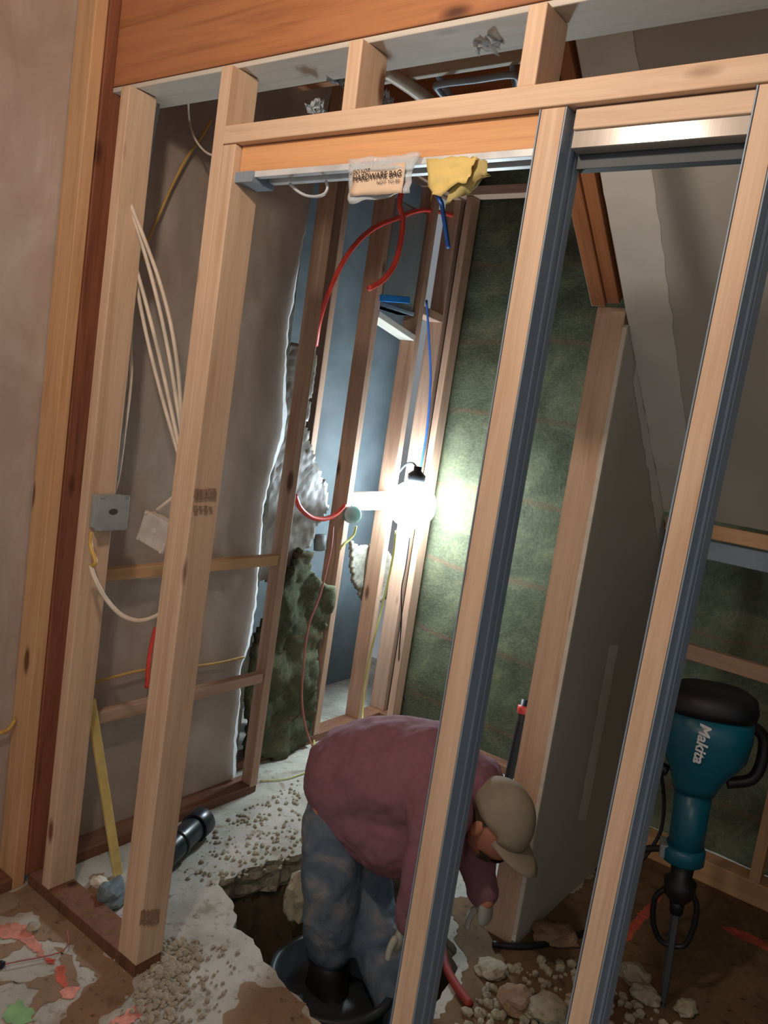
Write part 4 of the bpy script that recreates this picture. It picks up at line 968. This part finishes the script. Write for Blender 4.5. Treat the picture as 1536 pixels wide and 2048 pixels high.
# hands with five fingers each
def hand(wrist, d, side, mat, nm):
    d = Vector(d).normalized(); s = Vector(side); s = (s-s.dot(d)*d).normalized(); pn = d.cross(s)
    w_ = Vector(wrist); palm = w_ + d*0.05
    nodes = [(tuple(w_), (.030, .024)), (tuple(palm), (.040, .018)), (tuple(w_+d*0.085), (.040, .015))]
    edges = [(0, 1), (1, 2)]; o = skin_mesh(nm, nodes, edges, mat, wk)
    for k, (off, ln) in enumerate(((-.032, .068), (-.011, .078), (.011, .074), (.031, .058))):
        b0 = w_ + d*0.075 + s*off; b1 = b0 + d*ln*.5 + pn*0.008; b2 = b1 + d*ln*.30 + pn*0.020; b3 = b2 + d*ln*.12 + pn*0.024
        f = skin_mesh('finger', [(tuple(b0), .0115), (tuple(b1), .0105), (tuple(b2), .0095), (tuple(b3), .0085)], [(0, 1), (1, 2), (2, 3)], mat, wk, 1)
        f.parent = o; f.matrix_parent_inverse = Matrix.Translation(wk.location).inverted() @ Matrix.Identity(4)
    b0 = w_ + d*0.025 - s*.026; b1 = b0 + d*.030 - s*.028 + pn*.01; b2 = b1 + d*.030 - s*.008 + pn*.012
    skin_mesh('thumb', [(tuple(b0), .013), (tuple(b1), .011), (tuple(b2), .0095)], [(0, 1), (1, 2)], mat, wk, 1)
hand(P(812, 1850, 1.86), (-.15, 0.0, -1), (0.2, 1, 0), 'glove', 'glove')
hand(P(970, 1795, 2.10), (.20, 0.0, -1), (0.75, 0.7, 0), 'glove', 'glove')
# head: skull with face, ears, hair and cap
HC = Vector(P(988, 1640, 2.02)); hd = empty('head_frame', HC)
fwd = Vector((0.84, -0.05, -0.54)).normalized()      # looking down and to the right
upv = Vector((0.54, 0.0, 0.84)).normalized(); upv = (upv-upv.dot(fwd)*fwd).normalized(); rgt = fwd.cross(upv)
HM = Matrix((rgt, fwd, upv)).transposed().to_4x4(); HM.translation = HC
bpy.data.objects.remove(hd)
bm = bmesh.new(); bmesh.ops.create_icosphere(bm, subdivisions=4, radius=1)
for v in bm.verts:
    p = v.co.copy(); x, y, z = p.x*0.078, p.y*0.098, p.z*0.118
    if z < 0: x *= 1-0.28*(-z/0.118); y = y*(1-0.10*(-z/0.118)) + 0.012*(-z/.118)
    if y > 0:
        y += 0.026*math.exp(-(x/0.011)**2)*math.exp(-((z+0.022)/0.020)**2)          # nose
        y -= 0.012*math.exp(-((abs(x)-0.030)/0.015)**2)*math.exp(-((z-0.006)/0.012)**2)  # eye sockets
        y += 0.006*math.exp(-(x/0.022)**2)*math.exp(-((z+0.060)/0.008)**2)          # lips
        y += 0.010*math.exp(-(x/0.026)**2)*math.exp(-((z+0.098)/0.018)**2)          # chin
        y += 0.006*math.exp(-(x/0.05)**2)*math.exp(-((z-0.024)/0.010)**2)           # brow
    v.co = Vector((x, y, z))
for sx in (-1, 1):
    ret = bmesh.ops.create_icosphere(bm, subdivisions=2, radius=1)
    for v in ret['verts']: v.co = Vector((sx*0.078+v.co.x*0.009, -0.005+v.co.y*0.019, -0.008+v.co.z*0.032))
def headpart(nm, b, mat):
    o = mesh_obj(nm, b, mat, None, smooth=True); o.matrix_world = HM; o.parent = wk; o.matrix_parent_inverse = Matrix.Translation(wk.location).inverted(); return o
headpart('head', bm, 'skin')
bm = bmesh.new(); bmesh.ops.create_icosphere(bm, subdivisions=3, radius=1)
dl = [v for v in bm.verts if not (v.co.y < 0.15 and v.co.z > -0.62)]; bmesh.ops.delete(bm, geom=dl, context='VERTS')
for v in bm.verts: v.co = Vector((v.co.x*0.084, v.co.y*0.104-.001, v.co.z*0.120))*(1+0.03*noise.noise(v.co*40))
headpart('hair', bm, 'hair')
bm = bmesh.new(); bmesh.ops.create_icosphere(bm, subdivisions=3, radius=1)
dl = [v for v in bm.verts if not (v.co.y > 0.25 and v.co.z < -0.42)]; bmesh.ops.delete(bm, geom=dl, context='VERTS')
for v in bm.verts: v.co = Vector((v.co.x*0.066, v.co.y*0.108+.006, v.co.z*0.128))
headpart('beard', bm, 'hair')
for sx in (-1, 1):
    bm = bmesh.new(); bmesh.ops.create_uvsphere(bm, u_segments=14, v_segments=10, radius=0.0115, matrix=Matrix.Translation((sx*0.030, 0.080, 0.006))); headpart('eye', bm, 'ink_white')
bm = bmesh.new(); bmesh.ops.create_icosphere(bm, subdivisions=4, radius=1)
dl = [v for v in bm.verts if v.co.z < 0.18 - 0.10*v.co.y]; bmesh.ops.delete(bm, geom=dl, context='VERTS')
for v in bm.verts: v.co = Vector((v.co.x*0.094, v.co.y*0.116, v.co.z*0.136))
o = headpart('cap', bm, 'cap'); md = o.modifiers.new('t', 'SOLIDIFY'); md.thickness = 0.003
bm = bmesh.new(); nn_ = 14; g = {}
for i in range(nn_+1):
    a = math.pi*(0.16+0.68*i/nn_)
    for j in range(5):
        t = j/4; rr = 1+0.0*t
        x = math.cos(a)*0.090; y0 = math.sin(a)*0.108; y = y0+t*0.075*max(0, math.sin((a-math.pi*.16)/.68))**0.5; z = 0.020-0.018*t-0.25*x*x*8*t*0.3
        g[i, j] = bm.verts.new((x, y, z))
for i in range(nn_):
    for j in range(4): bm.faces.new((g[i, j], g[i+1, j], g[i+1, j+1], g[i, j+1]))
o = headpart('cap_brim', bm, 'cap'); md = o.modifiers.new('t', 'SOLIDIFY'); md.thickness = 0.003
tag(wk, 'person in a maroon shirt, faded jeans and tan cap bending down into the floor hole', 'person')
# long handled tool leaning behind the worker by the post
lt_ = empty('pry_bar', onY(1045, 1400, 2.9)); bpy.context.view_layer.update()
for nm, pts, r, mt in (('shaft', [onZ(985, 1700, 0.01), onY(1003, 1620, 2.75), onY(1030, 1500, 2.82), (onY(1052, 1400, 2.88))], .018, 'black_cord'), ('grip', [onY(1046, 1428, 2.868), onY(1049, 1412, 2.875)], .026, 'red_pipe')):
    o = mesh_obj(nm, tube_bm(pts, r, 10, 2), mt, None, smooth=True); o.parent = lt_; o.matrix_parent_inverse = Matrix.Translation(lt_.location).inverted()
tag(lt_, 'dark blue long tool with a red band leaning behind the cap, by the end post', 'tool')
